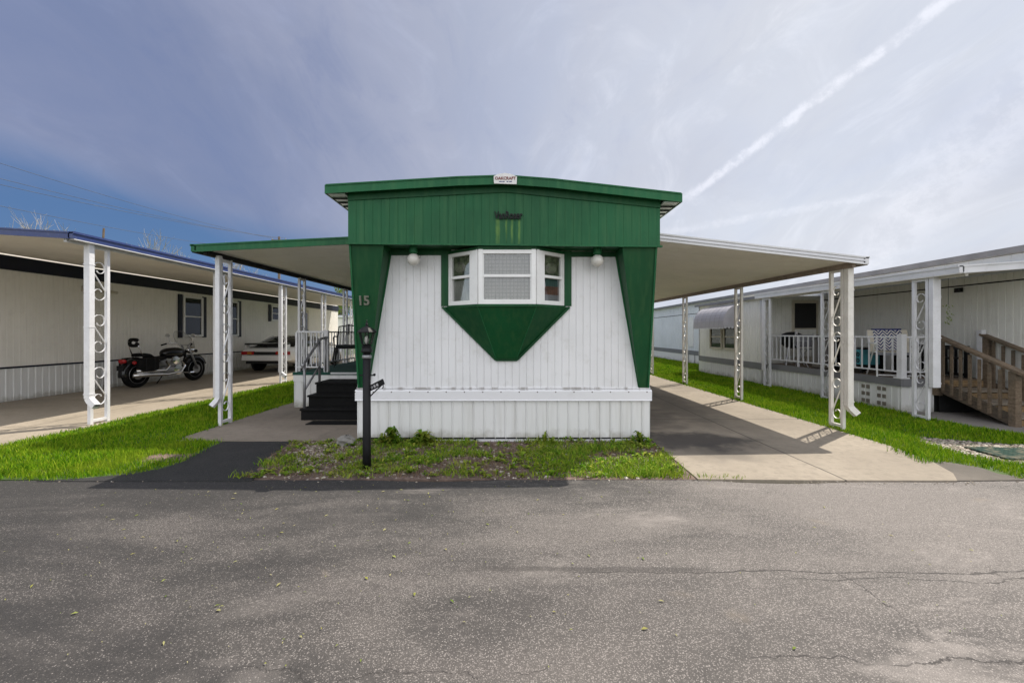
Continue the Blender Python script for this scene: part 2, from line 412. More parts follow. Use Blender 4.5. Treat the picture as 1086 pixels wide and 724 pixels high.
    bump(nt, bs, nt.math('ADD', dist, nt.math('MULTIPLY', fine, .5)), .5, .006)
    return m
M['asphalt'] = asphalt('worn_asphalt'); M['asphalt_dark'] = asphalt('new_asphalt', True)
def concrete(name, c, c2, joints=(), oil=None, stain=.5):
    m, nt, bs = mat(name); p = nt.pos(); x, y, z = nt.xyz(p)
    n1 = nt.noise(p, 1.1, 7, .62); n2 = nt.noise(p, 14, 7, .7); n3 = nt.noise(p, 180, 3, .7)
    base = nt.mix(nt.step(n1, .3, .72), c, c2)
    base = nt.mix(nt.math('MULTIPLY', nt.step(n2, .45, .70), .45), base, mul(c, .6))
    base = nt.mix(nt.math('MULTIPLY', nt.step(nt.noise(p, .45, 6, .6, .5), .45, .7), .45), base, mul(c, .68))
    base = nt.mix(nt.math('MULTIPLY', nt.step(n3, .52, .7), .3), base, mul(c, .5))
    base = nt.mix(nt.math('MULTIPLY', nt.step(nt.noise(nt.pos((1, .35, 1)), 1.8, 6, .6), .55, .75), stain * .6), base, mul(c, .55))
    if oil:
        for (ox, oy, rx, ry, amt) in oil:
            dx = nt.math('DIVIDE', nt.math('SUBTRACT', x, ox), rx); dy = nt.math('DIVIDE', nt.math('SUBTRACT', y, oy), ry)
            d = nt.math('SQRT', nt.math('ADD', nt.math('MULTIPLY', dx, dx), nt.math('MULTIPLY', dy, dy)))
            d = nt.math('ADD', d, nt.math('MULTIPLY', nt.math('SUBTRACT', nt.noise(p, 3.5, 7, .65), .5), 1.5))
            base = nt.mix(nt.math('MULTIPLY', nt.step(d, 1.0, .35), amt), base, (.035, .030, .028))
    h = nt.math('ADD', nt.math('MULTIPLY', n2, .6), nt.math('MULTIPLY', n3, .4))
    for (ax, v, wid) in joints:
        d = nt.math('ABSOLUTE', nt.math('ADD', nt.math('SUBTRACT', x if ax == 'x' else y, v), nt.math('MULTIPLY', nt.math('SUBTRACT', nt.noise(p, 3, 5), .5), .03)))
        f = nt.step(d, wid, wid * .4); base = nt.mix(nt.math('MULTIPLY', f, .85), base, (.05, .042, .034))
        h = nt.math('SUBTRACT', h, f)
    nt.link(base, bs.inputs['Base Color']); bs.inputs['Roughness'].default_value = .85; bump(nt, bs, h, .3, .01)
    return m
M['drive'] = concrete('driveway_concrete', (.225, .19, .148), (.295, .252, .198), (('x', 3.05, .014), ('y', q(7.16), .014), ('y', q(10.6), .014), ('y', q(14), .014)), oil=((2.2, q(5.75), 1.1, .6, .9), (2.1, q(7.5), .7, 1.6, .55), (3.0, q(9), .6, 3, .35), (2.3, q(5.2), .6, .5, .45)))
M['walk'] = concrete('walkway_concrete', (.215, .180, .142), (.28, .235, .19), (('y', q(8.3), .01),), stain=1.2)
M['slab'] = concrete('pale_concrete', (.275, .234, .180), (.335, .285, .225), (('x', -6.9, .012), ('y', q(9.3), .012), ('y', q(12.4), .012), ('y', q(15.4), .012), ('y', q(6.6), .014)), oil=((-8.0, q(17), .9, 1.2, .6),))
M['path'] = concrete('grey_path', (.19, .175, .16), (.24, .22, .20))
M['old'] = concrete('old_concrete', (.085, .073, .06), (.14, .12, .10), stain=1.0)
def grass_mat(name, cols):
    m, nt, bs = mat(name)
    g = nt.n.new('ShaderNodeNewGeometry'); r = g.outputs['Random Per Island']
    cr = nt.n.new('ShaderNodeValToRGB'); nt.link(r, cr.inputs[0]); e = cr.color_ramp.elements
    while len(e) < len(cols): e.new(.5)
    for i, c in enumerate(cols): e[i].position = i / (len(cols) - 1); e[i].color = (*c, 1)
    n = nt.noise(nt.pos(), 1.6, 5)
    base = nt.mix(nt.math('MULTIPLY', nt.step(n, .45, .7), .45), cr.outputs[0], mul(cols[-1], .9))
    base = nt.mix(nt.math('MULTIPLY', nt.step(nt.noise(nt.pos(), 3.7, 5), .62, .74), .5), base, (.22, .19, .07))
    base = nt.mix(nt.math('MULTIPLY', nt.step(nt.noise(nt.pos(), 2.6, 5), .45, .30), .5), base, mul(cols[0], .8))
    nt.link(base, bs.inputs['Base Color']); bs.inputs['Roughness'].default_value = .7; bs.inputs['Specular IOR Level'].default_value = .08
    base = nt.mix(nt.math('MULTIPLY', nt.step(nt.noise(nt.pos(), 8, 5, .65), .55, .38), .55), base, mul(cols[0], .75)); base = nt.mix(nt.math('MULTIPLY', nt.step(nt.noise(nt.pos(), 5.5, 4, .6), .60, .72), .45), base, mul(cols[-1], 1.0))
    tr = nt.n.new('ShaderNodeBsdfTranslucent'); nt.link(base, tr.inputs[0])
    mx = nt.n.new('ShaderNodeMixShader'); mx.inputs[0].default_value = .28
    nt.link(bs.outputs[0], mx.inputs[1]); nt.link(tr.outputs[0], mx.inputs[2]); nt.link(mx.outputs[0], nt.n['Material Output'].inputs[0])
    return m
M['grass'] = grass_mat('lawn_grass', [(.040, .125, .004), (.10, .24, .006), (.20, .36, .008), (.34, .40, .03)])
M['weed'] = grass_mat('weeds', [(.07, .17, .012), (.14, .27, .018), (.23, .33, .03), (.36, .36, .06)])
M['dry'] = grass_mat('dry_grass', [(.24, .17, .09), (.15, .095, .065), (.10, .065, .05), (.30, .24, .14)])
M['leaf_far'] = grass_mat('tree_leaves', [(.05, .10, .01), (.09, .15, .02), (.13, .18, .03), (.16, .2, .05)])
M['fallen'] = grass_mat('fallen_leaves', [(.12, .2, .03), (.3, .28, .08), (.4, .36, .2), (.25, .3, .06)])
M['lawn_soil'] = paint('lawn_soil', (.05, .085, .018), .95, .3, 5, (.07, .055, .035), .3, bmp=.6)
def pebble():
    m, nt, bs = mat('pebbles'); g = nt.n.new('ShaderNodeNewGeometry')
    cr = nt.n.new('ShaderNodeValToRGB'); nt.link(g.outputs['Random Per Island'], cr.inputs[0]); e = cr.color_ramp.elements
    cs = [(.10, .08, .065), (.22, .18, .14), (.34, .29, .23), (.50, .46, .40)]
    while len(e) < 4: e.new(.5)
    for i, c in enumerate(cs): e[i].position = i / 3; e[i].color = (*c, 1)
    nt.link(cr.outputs[0], bs.inputs['Base Color']); bs.inputs['Roughness'].default_value = .8
    return m
M['pebble'] = pebble()
def cover_mat():
    m, nt, bs = mat('green_cover'); x, y, z = nt.xyz(nt.pos(obj=True))
    g = lambda v: nt.step(nt.math('ABSOLUTE', nt.math('SUBTRACT', nt.math('FRACT', nt.math('MULTIPLY', v, 22)), .5)), .3, .42)
    f = nt.math('MAXIMUM', g(x), g(y))
    n = nt.noise(nt.pos(), 12, 6)
    base = nt.mix(f, (.012, .028, .022), (.035, .07, .056)); base = nt.mix(nt.math('MULTIPLY', nt.step(n, .45, .65), .7), base, (.17, .15, .11))
    nt.link(base, bs.inputs['Base Color']); bs.inputs['Roughness'].default_value = .9; bs.inputs['Specular IOR Level'].default_value = .1; bump(nt, bs, f, .5)
    return m
M['cover'] = cover_mat()
# ------------------------------------------------------------------ the setting
RE = q(4.25)                                   # far edge of the road
def sheet(name, poly, z, m, bottom=-.08):
    return struct(name, MB().prism(poly, bottom, z), m)
struct('ground', MB().box(-300, 300, -60, 500, -.6, -.03), M['lawn_soil'])
def wavy(x): return RE + .035 * math.sin(x * 1.7) + .02 * math.sin(x * 4.1 + 1) + (.0 if x < 2 else -.05)
rp = [(-40, -5), (40, -5)] + [(x / 4, wavy(x / 4)) for x in range(160, -161, -1)]
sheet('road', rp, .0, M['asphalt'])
ap = [(-4.3, RE - .05), (-2.35, RE - .05), (-2.38, q(4.42)), (-2.5, q(4.55)), (-2.62, q(5.0)), (-2.70, q(5.73)), (-3.56, q(5.73)), (-3.5, q(5.2)), (-3.42, q(4.85)), (-3.45, q(4.6)), (-3.6, q(4.42)), (-3.9, q(4.3))]
sheet('driveway_apron', ap, .007, M['asphalt_dark'])
sheet('walkway', [(-4.2, q(5.74)), (-1.93, q(5.74)), (-1.93, q(14)), (-4.16, q(14))], .014, M['walk'])
dv = [(1.72, RE - .02), (2.6, RE - .05), (4.05, RE - .06), (4.22, q(4.4)), (4.38, q(4.78)), (4.5, q(5.5)), (4.5, q(40)), (1.76, q(40)), (1.76, q(5.7))]
sheet('driveway', dv, .016, M['drive'])
sheet('neighbour_driveway', [(-9.9, 2.0), (-6.3, 2.0), (-6.12, q(5.0)), (-6.0, q(6)), (-6.0, q(40)), (-9.9, q(40))], .012, M['slab'])
sheet('path', [(6.6, q(6.55)), (6.75, q(6.05)), (14, q(5.75)), (14, q(7.84)), (6.62, q(7.84))], .012, M['path'])
of = [(3.9, q(4.2)), (4.0, q(4.4)), (4.36, q(4.74)), (4.5, q(4.85)), (4.68, q(4.62)), (4.66, q(4.4)), (4.85, q(4.22))]
sheet('old_slab', of, .010, M['old'])
sheet('lawn', [(-6.14, RE), (-3.4, RE), (-3.4, q(6.2)), (-4.1, q(6.2)), (-4.1, q(30)), (-6.06, q(30))], .0055, M['lawn_soil'])
sheet('dirt_patch', [(-4.0, q(4.9)), (-3.7, q(4.75)), (-3.46, q(4.9)), (-3.5, q(5.15)), (-3.9, q(5.15))], .0095, M['soil'])
sheet('side_lawn', [(4.2, RE), (16, RE), (16, q(7.8)), (8.1, q(7.8)), (8.1, q(40)), (4.45, q(40))], .0055, M['lawn_soil'])
sheet('planting_bed', [(-2.75, RE), (1.8, RE), (1.8, q(5.8)), (-2.75, q(5.8))], .005, M['soil'])

# ------------------------------------------------------------------ the green and white mobile home
xL, xR, xc = -1.913, 1.747, -.083
Yw, Yp, Yr = q(5.785), q(5.42), q(5.32); Yb = Yw + 14.5
home = thing('mobile_home', 'white mobile home with green overhanging front and bay window, numbered 15', 'mobile home', (xc, Yw, 0))
def zroof(x): return 3.044 + (x + 2.117) / 2.067 * .108 if x < -.05 else 3.152 - (x + .05) / 2.015 * .206
GROOVE = [(0, 0), (.86, 0), (.90, -.007), (.96, -.007)]
LAP = [(0, .004), (.10, .011), (.14, .003), (.9, 0), (.97, -.006)]
MB().box(xL + .03, xR - .03, Yw + .035, Yb, .05, 2.93).build('wall_core', M['white_siding'], home)
MB().ribbed((xL, Yw), (xR, Yw), .64, 2.42, (0, -1), .0885, GROOVE).build('front_wall', M['white_siding'], home)
MB().ribbed((xL, Yb), (xL, Yw), .64, 2.93, (-1, 0), .0885, GROOVE).ribbed((xR, Yw), (xR, Yb), .64, 2.86, (1, 0), .0885, GROOVE).build('side_wall', M['white_siding'], home)
b = MB().ribbed((xL, Yw), (xR, Yw), .035, .52, (0, -1), .132, LAP)
b.ribbed((xL, Yb), (xL, Yw), .03, .52, (-1, 0), .132, LAP).ribbed((xR, Yw), (xR, Yb), .03, .52, (1, 0), .132, LAP)
b.build('skirting', M['skirt'], home)
b = MB()
prof = [(0, .645), (-.018, .64), (-.030, .626), (-.026, .52), (-.034, .508), (0, .508)]
b.ext([(Yw + a, z) for a, z in prof], 'x', xL - .02, xR + .02)
b.box(xL - .02, xL + .0, Yw + .002, Yb, .508, .645).box(xR, xR + .02, Yw + .002, Yb, .508, .645)
b.box(xL - .004, xR + .004, Yw - .012, Yw, .655, .672)
b.build('skirting_band', M['band'], home)
b = MB()
for (x0, x1, dy, z) in ((-1.2, -.45, .045, .022), (-.42, .35, .055, .026), (.38, 1.1, .05, .024), (1.12, 1.7, .06, .028)):
    b.box(x0, x1, Yw - dy, Yw - .012, .0, z)
b.build('base_board', M['alu_white'], home)
MB().box(xL + .02, xR - .02, Yw - .008, Yw + .03, .0, .045).build('base_gap', M['dark'], home)
# overhang
b = MB().ribbed((xL + .012, Yp), (xR + .012, Yp), lambda a: 2.402 - .0094 * a, lambda a: zroof(xL + a) - .02, (0, -1), .098, [(0, 0), (.94, 0), (.95, -.0025), (.975, -.0025)])
b.build('upper_panel', M['green_panel'], home)
b = MB().hexa([(xL + .012, Yp + .012, 2.43), (xR + .012, Yp + .012, 2.40), (xR + .012, Yw + .02, 2.40), (xL + .012, Yw + .02, 2.43), (xL + .012, Yp + .012, zroof(xL) - .03), (xR + .012, Yp + .012, zroof(xR) - .03), (xR + .012, Yw + .02, zroof(xR) - .03), (xL + .012, Yw + .02, zroof(xL) - .03)])
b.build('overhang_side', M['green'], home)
b = MB().hexa([(xL - .005, Yp - .022, 2.388), (xR + .035, Yp - .022, 2.353), (xR + .035, Yp + .02, 2.353), (xL - .005, Yp + .02, 2.388), (xL - .005, Yp - .022, 2.406), (xR + .035, Yp - .022, 2.371), (xR + .035, Yp + .02, 2.371), (xL - .005, Yp + .02, 2.406)])
b.build('drip_edge', M['green_trim'], home)
b = MB().hexa([(xL, Yp + .021, 2.402), (xR, Yp + .021, 2.368), (xR, Yw, 2.368), (xL, Yw, 2.402), (xL, Yp + .021, 2.425), (xR, Yp + .021, 2.39), (xR, Yw, 2.39), (xL, Yw, 2.425)])
b.box(xL + .35, -.862, Yw - .014, Yw, 2.32, 2.40).box(.767, xR - .35, Yw - .014, Yw, 2.30, 2.366)
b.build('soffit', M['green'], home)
# curved frieze under the roof edge
b = MB(); n = 24
for i in range(n):
    x0 = xL + .012 + (xR - xL) * i / n; x1 = xL + .012 + (xR - xL) * (i + 1) / n
    z0 = zroof(x0) - .155; z1 = zroof(x1) - .155
    b.hexa([(x0, Yp - .016, z0), (x1, Yp - .016, z1), (x1, Yp - .001, z1), (x0, Yp - .001, z0), (x0, Yp - .016, z0 + .14), (x1, Yp - .016, z1 + .14), (x1, Yp - .001, z1 + .14), (x0, Yp - .001, z0 + .14)])
b.build('frieze', M['green'], home)
# roof
eL, eR = -2.117, 1.965
top = [(eL, 3.044), (-.6, 3.135), (-.05, 3.152), (.5, 3.11), (eR, 2.946)]
poly = top + [(x, z - .035) for x, z in reversed(top)]
roof = MB().ext(poly, 'y', Yr + .012, Yb + .15).build('roof', M['alu_white'], home)
b = MB(); f = [(x, z + .006) for x, z in top]; f2 = [(x, z - .092) for x, z in reversed(top)]
b.ext(f + f2, 'y', Yr - .012, Yr + .011)
b.ext([(x, z + .012) for x, z in top] + [(x, z - .004) for x, z in reversed(top)], 'y', Yr - .022, Yr - .0125)
b.hexa([(eL - .014, Yr - .012, 2.95), (eL, Yr - .012, 2.95), (eL, Yb, 2.95), (eL - .014, Yb, 2.95), (eL - .014, Yr - .012, 3.05), (eL, Yr - .012, 3.05), (eL, Yb, 3.05), (eL - .014, Yb, 3.05)])
b.hexa([(eR, Yr - .012, 2.852), (eR + .014, Yr - .012, 2.852), (eR + .014, Yb, 2.852), (eR, Yb, 2.852), (eR, Yr - .012, 2.952), (eR + .014, Yr - .012, 2.952), (eR + .014, Yb, 2.952), (eR, Yb, 2.952)])
b.build('roof_fascia', M['green_trim'], roof)
# eave soffit: pale metal trough with dark straps
b = MB().box(eL + .002, xL + .0, Yr + .02, Yb, 2.955, 2.968).box(xR + .03, eR - .002, Yr + .02, Yb, 2.858, 2.870)
b.build('eave_trough', paint('eave_green_white', (.26, .34, .29), .4, .1, 4), roof)
for i in range(6):
    y = Yr + .16 + i * .16
    MB().box(eL + .004, xL, y, y + .035, 2.945, 2.956).build('eave_strap', M['dark'], roof)
    MB().box(xR + .03, eR - .004, y, y + .035, 2.848, 2.859).build('eave_strap', M['dark'], roof)
# ridge plaque
pl = MB().ext([(-.185, 3.058), (.075, 3.05), (.078, 3.135), (.03, 3.16), (-.055, 3.178), (-.14, 3.165), (-.188, 3.142)], 'y', Yr - .034, Yr - .023).build('maker_plaque', M['plate'], home)
text_mesh('lettering', 'OAKCRAFT', .046, M['letter_red'], pl, (-.055, Yr - .036, 3.115), (R(90), 0, 0), .002, .0015)
for i, (x, w) in enumerate(((-.125, .03), (-.088, .025), (-.04, .02), (-.01, .03))):
    MB().box(x, x + w, Yr - .037, Yr - .0345, 3.074, 3.084).build('caption_mark', M['letter_blue'], pl)
text_mesh('nameplate', 'VanRoser', .125, M['black'], home, (-.02, Yp - .016, 2.722), (R(90), 0, 0), .008, .0025, xs=.66)
# slanting wings
for s in (-1, 1):
    X = lambda w: xc + s * w
    wo = 1.815
    bt, tp = .668, (2.402 if s < 0 else 2.366)
    pts = [(X(wo), Yw - .018, bt), (X(wo - .125), Yw - .018, bt), (X(wo - .125), Yw - .001, bt), (X(wo), Yw - .001, bt),
           (X(wo), Yp + .022, tp), (X(wo - .41), Yp + .022, tp), (X(wo - .41), Yw - .001, tp), (X(wo), Yw - .001, tp)]
    if s > 0: pts = [pts[1], pts[0], pts[3], pts[2], pts[5], pts[4], pts[7], pts[6]]
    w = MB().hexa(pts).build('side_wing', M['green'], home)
    e = MB()
    e.bar((X(wo - .01), Yw - .026, bt), (X(wo - .01), Yp + .014, tp), .02, .012, (0, -1, 0))
    e.build('wing_edge', M['green_trim'], w)
    e = MB(); e.bar((X(wo - .123), Yw - .006, bt + .01), (X(wo - .408), Yw - .006, tp - .06), .018, .012, (0, -1, 0)); e.build('wing_edge', M['green_trim'], w)
for ch, x in (('1', -1.80), ('5', -1.725)):
    t = (2.39 - 1.735) / 1.73
    text_mesh('house_number', ch, .155, M['bronze'], home, (x, q(5.44 + .38 * .345) - .014, 1.735), (R(100.4), 0, 0), .008, .004)
# bay window
Yf = q(5.46)
A, B, Cc, D = (-.756, Yw), (-.374, Yf), (.304, Yf), (.661, Yw)
zb0, zb1 = 1.69, 2.376
bay = MB().prism([(-.80, Yw - .014), (-.862, Yw - .014), (-.862, Yw + .01), (-.735, Yw + .01), (-.735, Yw - .014)], 1.685, 2.40).build('bay_surround', M['green'], home)
MB().prism([(.655, Yw + .01), (.655, Yw - .014), (.767, Yw - .014), (.767, Yw + .01)], 1.685, 2.372).build('bay_surround', M['green'], home)
b = MB().prism([(A[0] - .02, A[1] - .015), (B[0] - .01, B[1] - .02), (Cc[0] + .01, Cc[1] - .02), (D[0] + .02, D[1] - .015), (D[0] + .02, Yw), (A[0] - .02, Yw)], 2.33, 2.366)
b.prism([(A[0] - .03, A[1] - .015), (B[0] - .012, B[1] - .03), (Cc[0] + .012, Cc[1] - .03), (D[0] + .03, D[1] - .015), (D[0] + .03, Yw), (A[0] - .03, Yw)], 1.662, 1.69)
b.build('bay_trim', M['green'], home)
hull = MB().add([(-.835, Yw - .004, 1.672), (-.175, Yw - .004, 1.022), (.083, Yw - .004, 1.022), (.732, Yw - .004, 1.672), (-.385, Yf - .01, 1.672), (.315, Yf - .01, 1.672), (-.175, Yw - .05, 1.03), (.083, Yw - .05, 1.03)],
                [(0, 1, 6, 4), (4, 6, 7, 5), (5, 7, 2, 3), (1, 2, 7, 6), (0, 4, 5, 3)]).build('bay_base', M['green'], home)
b = MB()
for p0, p1 in (((-.845, Yw - .012, 1.672), (-.178, Yw - .012, 1.012)), ((-.178, Yw - .012, 1.012), (.086, Yw - .012, 1.012)), ((.086, Yw - .012, 1.012), (.742, Yw - .012, 1.672))):
    b.bar(p0, p1, .026, .024, (0, -1, 0))
b.build('edge_moulding', M['green'], hull)
b = MB()
for p0, p1 in (((-.385, Yf - .013, 1.668), (-.175, Yw - .053, 1.034)), ((.315, Yf - .013, 1.668), (.083, Yw - .053, 1.034))): b.bar(p0, p1, .007, .006, (0, -1, 0))
b.build('corner_seam', M['green_trim'], hull)
M['curtain_green'] = paint('patterned_curtain', (.10, .12, .07), .9, .7, 16, (.30, .30, .26), .6)  # sheet behind the upper side panes, painted like a foliage reflection
def unit(parent, p0, p1, z0, z1, fl, fr, frame_m=None, pane_backings=None, sash=.5, fw=.045, name='window', dep=.0):
    ds = .5 if dep else 1.0
    """one double hung window standing on a wall line p0 to p1"""
    p0 = Vector(p0); p1 = Vector(p1); L = (p1 - p0).length; u = (p1 - p0) / L; n = (u.y, -u.x)
    p0 = p0 + Vector(n) * dep
    fm = frame_m or M['vinyl']
    w = MB()
    w.pbox(p0, u, n, 0, fl, z0, z1, -.05 * ds, .022).pbox(p0, u, n, L - fr, L, z0, z1, -.05 * ds, .022)
    w.pbox(p0, u, n, fl, L - fr, z1 - fw, z1, -.05 * ds, .018).pbox(p0, u, n, fl, L - fr, z0, z0 + fw * 1.1, -.05 * ds, .024)
    o = w.build(name, fm, parent)
    zm = z0 + (z1 - z0) * sash
    MB().pbox(p0, u, n, fl, L - fr, zm - .016, zm + .016, -.035 * ds, .012).build('sash_rail', fm, o)
    for a in (fl, L - fr - .014): MB().pbox(p0, u, n, a + .0005, a + .0135, z0 + fw, z1 - fw, -.03 * ds, .006).build('sash_stile', fm, o)
    MB().pbox(p0, u, n, fl + .002, L - fr - .002, zm + .016, z1 - fw, -.010, -.006).build('pane', M['glass_dim'] if dep else M['glass'], o)
    MB().pbox(p0, u, n, fl + .002, L - fr - .002, z0 + fw, zm - .016, -.022 * ds - .001, -.018 * ds).build('pane', M['glass_dim'] if dep else M['glass'], o)
    for (cz0, cz1, cm) in (pane_backings or []):
        a, c = z0 + (z1 - z0) * cz0, z0 + (z1 - z0) * cz1
        cb = MB(); N = 28; vs = []
        for i in range(N + 1):
            t = fl + (L - fl - fr) * i / N; d = (-.034 if not dep else -.029) + .004 * ds * math.sin(i * 1.9)
            vs += [(p0.x + u.x * t + n[0] * d, p0.y + u.y * t + n[1] * d, a), (p0.x + u.x * t + n[0] * d, p0.y + u.y * t + n[1] * d, c)]
        cb.add(vs, [(2 * i, 2 * i + 2, 2 * i + 3, 2 * i + 1) for i in range(N)]); cb.build('curtain', cm, o)  # cloth curtains; some sheets carry the painted foliage reflection
    return o
zf1 = 2.335
bw = unit(home, B, Cc, zb0, zf1, .105 * .5, .105 * .5, None, [(.0, .47, M['lattice']), (.47, 1, M['lattice'])], .52, .05, 'bay_window')
unit(home, A, B, zb0, zf1 - .0, .03, .125, None, [(.0, .47, M['curtain_dark']), (.47, 1, M['curtain_green'])], .53, .045, 'bay_window')
unit(home, Cc, D, zb0, zf1 - .0, .125, .03, None, [(0, .2, M['grey_cloth']), (.2, .36, M['curtain_red']), (.36, .5, M['curtain_teal']), (.5, 1, M['curtain_green'])], .53, .045, 'bay_window')
MB().prism([(A[0] + .17, Yw - .01), (B[0] + .13, Yf + .13), (Cc[0] - .13, Yf + .13), (D[0] - .17, Yw - .01)], zb0, 2.33).build('bay_inside', M['dark'], home)
# two globe lamps under the overhang
for X in (-1.17, 1.057):
    zc = 2.24 if X < 0 else 2.225; Yg = q(5.6)
    g = MB().lathe([(.0, .16), (.05, .16), (.05, .085), (.036, .07)], (X, Yg, zc), 20).build('porch_light', M['green_trim'], home, smooth=False)
    MB().ellipsoid((X, Yg, zc), (.076, .076, .074), 28, 18).build('globe', M['globe'], g, smooth=True)
# ------------------------------------------------------------------ carports
def scroll_path(x, y, z, h, r, flip=1, ax='y'):
    up = []
    for i in range(19):
        t = i / 18; a = R(-150) + R(350) * t; rr = r * (.38 + .62 * min(1, t * 1.6))
        up.append((rr * math.cos(a), h / 2 - r + rr * math.sin(a)))
    pts = up + [(-a, -b) for a, b in reversed(up)]
    return [(x, y + flip * a, z + b) if ax == 'y' else (x + flip * a, y, z + b) for a, b in pts]
def strap_path(pts, w, t):
    b = MB(); vs = []; n = len(pts)
    for i, p in enumerate(pts):
        a = Vector(pts[max(0, i - 1)]); c = Vector(pts[min(n - 1, i + 1)]); d = (c - a).normalized(); nn = Vector((0, -d.z, d.y)) * t / 2
        for sx, sn in ((-1, -1), (1, -1), (1, 1), (-1, 1)): vs.append((p[0] + sx * w / 2, p[1] + sn * nn.y, p[2] + sn * nn.z))
    b.add(vs, [(i * 4 + k, i * 4 + (k + 1) % 4, i * 4 + 4 + (k + 1) % 4, i * 4 + 4 + k) for i in range(n - 1) for k in range(4)] + [(3, 2, 1, 0), (n * 4 - 4, n * 4 - 3, n * 4 - 2, n * 4 - 1)])
    return b
def make_post(parent, x, yc, z1, m, wid=.215, z0=.014, flip=1, nsc=3, name='post', t=.042):
    o = MB().box(x - t / 2, x + t / 2, yc - wid / 2 - t / 2, yc - wid / 2 + t / 2, z0, z1).build(name, m, parent)
    MB().box(x - t / 2, x + t / 2, yc + wid / 2 - t / 2, yc + wid / 2 + t / 2, z0, z1).build('upright', m, o)
    MB().box(x - t / 2 + .003, x + t / 2 - .003, yc - wid / 2 + t / 2, yc + wid / 2 - t / 2, z1 - .05, z1 - .012).box(x - t / 2 + .003, x + t / 2 - .003, yc - wid / 2 + t / 2, yc + wid / 2 - t / 2, z0 + .03, z0 + .065).build('crossbar', m, o)
    for k in range(nsc):
        zc = z1 - .52 - k * (z1 - .3) / nsc
        strap_path(scroll_path(x, yc, zc, .56, (wid - t) / 2 - .004, flip), .019, .006).build('scrollwork', m, o)
    return o
def downspout(parent, x, y, z1, z0, m, w=.075, d=.1, elbow=(0, 0), cap=True):
    o = MB().box(x - w / 2, x + w / 2, y - d / 2, y + d / 2, z0, z1).build('downspout', m, parent, bevel=.008)
    for z in (z1 - .33, z0 + .06, (z0 + z1) / 2 - .1):
        MB().box(x - w / 2 - .004, x + w / 2 + .004, y - d / 2 - .004, y + d / 2 + .004, z, z + .012).build('strap', M['alu'] if False else m, o)
    if elbow != (0, 0):
        ex, ey = elbow
        e = MB().bar((x, y, z0 + .01), (x + ex * .35, y + ey * .35, z0 - .05), w * .95, d * .9, (0, 1, 0)).bar((x + ex * .3, y + ey * .3, z0 - .035), (x + ex, y + ey, z0 - .105), w * .95, d * .9, (0, 1, 0)).build('elbow', m, o)
        MB().bar((x + ex * .995, y + ey * .995, z0 - .103), (x + ex * 1.01, y + ey * 1.01, z0 - .107), w * .8, d * .75, (0, 1, 0)).build('outlet', M['dark'], o)
    return o
def awning(name, label, x_in, x_out, y0, y1, z_in, z_out, rise, fascia_m, gutter_m, beam_m, loc, group=None, fh=.09):
    t = thing(name, label, 'carport', loc, group=group)
    dr = rise * (y1 - y0)
    def slab(dz0, dz1, xa, za, xb, zb, ya, yb):
        ra, rb = rise * (ya - y0), rise * (yb - y0)
        P = [(xa, ya, za + dz0 + ra), (xb, ya, zb + dz0 + ra), (xb, yb, zb + dz0 + rb), (xa, yb, za + dz0 + rb), (xa, ya, za + dz1 + ra), (xb, ya, zb + dz1 + ra), (xb, yb, zb + dz1 + rb), (xa, yb, za + dz1 + rb)]
        if xa > xb: P = [P[1], P[0], P[3], P[2], P[5], P[4], P[7], P[6]]
        return P
    b = MB(); n = int((y1 - y0) / .305)
    s = 1 if x_out > x_in else -1
    for i in range(n):
        ya = y0 + .02 + (y1 - y0 - .02) * i / n; yb = y0 + .02 + (y1 - y0 - .02) * (i + 1) / n
        b.hexa(slab(-.065, -.04, x_in, z_in, x_out - s * .02, z_out, ya + .0025, yb - .0025))
    b.hexa(slab(-.055, -.012, x_in, z_in, x_out - s * .025, z_out, y0 + .02, y1))
    b.build('roof_panel', M['soffit'], t)
    f = MB().hexa(slab(-fh, 0, x_in, z_in, x_out, z_out, y0 - .02, y0 + .018))
    f.hexa(slab(-.012, .008, x_in, z_in, x_out, z_out, y0 - .032, y0 - .0205)).hexa(slab(-fh - .006, -fh + .012, x_in, z_in, x_out, z_out, y0 - .032, y0 - .0205))
    f.build('front_fascia', fascia_m, t)
    g = MB().hexa(slab(-fh, .002, x_out - s * .018, z_out, x_out + s * .05, z_out, y0 - .02, y1))
    g.hexa(slab(-.016, .012, x_out - s * .01, z_out, x_out + s * .065, z_out, y0 - .02, y1)); g.build('gutter', gutter_m, t)
    MB().hexa(slab(-fh - .045, -.066, x_out - s * .13, z_out + .008, x_out - s * .085, z_out + .006, y0 + .03, y1)).hexa(slab(-fh - .012, -fh - .001, x_out - s * .018, z_out, x_out + s * .05, z_out, y0, y1)).build('beam', beam_m, t)
    return t
lc = awning('carport_roof', 'green edged carport roof over the black steps, left of the green and white home', xL - .015, -4.30, q(6.315), q(16), 2.665, 2.549, .008, M['green_trim'], M['green_trim'], M['dark'], (-4.19, q(6.8), 0))
for i, y in enumerate((6.8, 9.3, 11.75, 14.2)):
    make_post(lc, -4.19, q(y), 2.43 + .008 * (q(y) - q(6.3)), M['post_white'], flip=-1, z0=.014)
downspout(lc, -4.155, q(6.68) - .085, 2.45, .42, M['post_white'], .065, .07, (-.06, -.06))
rc = awning('carport_roof', 'white edged carport roof over the empty concrete driveway, right of the green and white home', xR + .015, 4.70, q(6.135), q(16.5), 2.685, 2.352, .011, M['alu_white'], M['alu_white'], paint('rusty_beam', (.22, .175, .135), .6, .25, 8, (.4, .37, .33), .3), (4.6, q(6.5), 0))
for i, y in enumerate((6.5, 9.3, 12.15, 15.0)):
    make_post(rc, 4.60, q(y), 2.245 + .011 * (q(y) - q(6.1)), M['post_cream'], flip=1, z0=.016)
downspout(rc, 4.625, q(6.385) - .07, 2.26, .35, M['post_cream'], .08, .08, (.075, -.05))
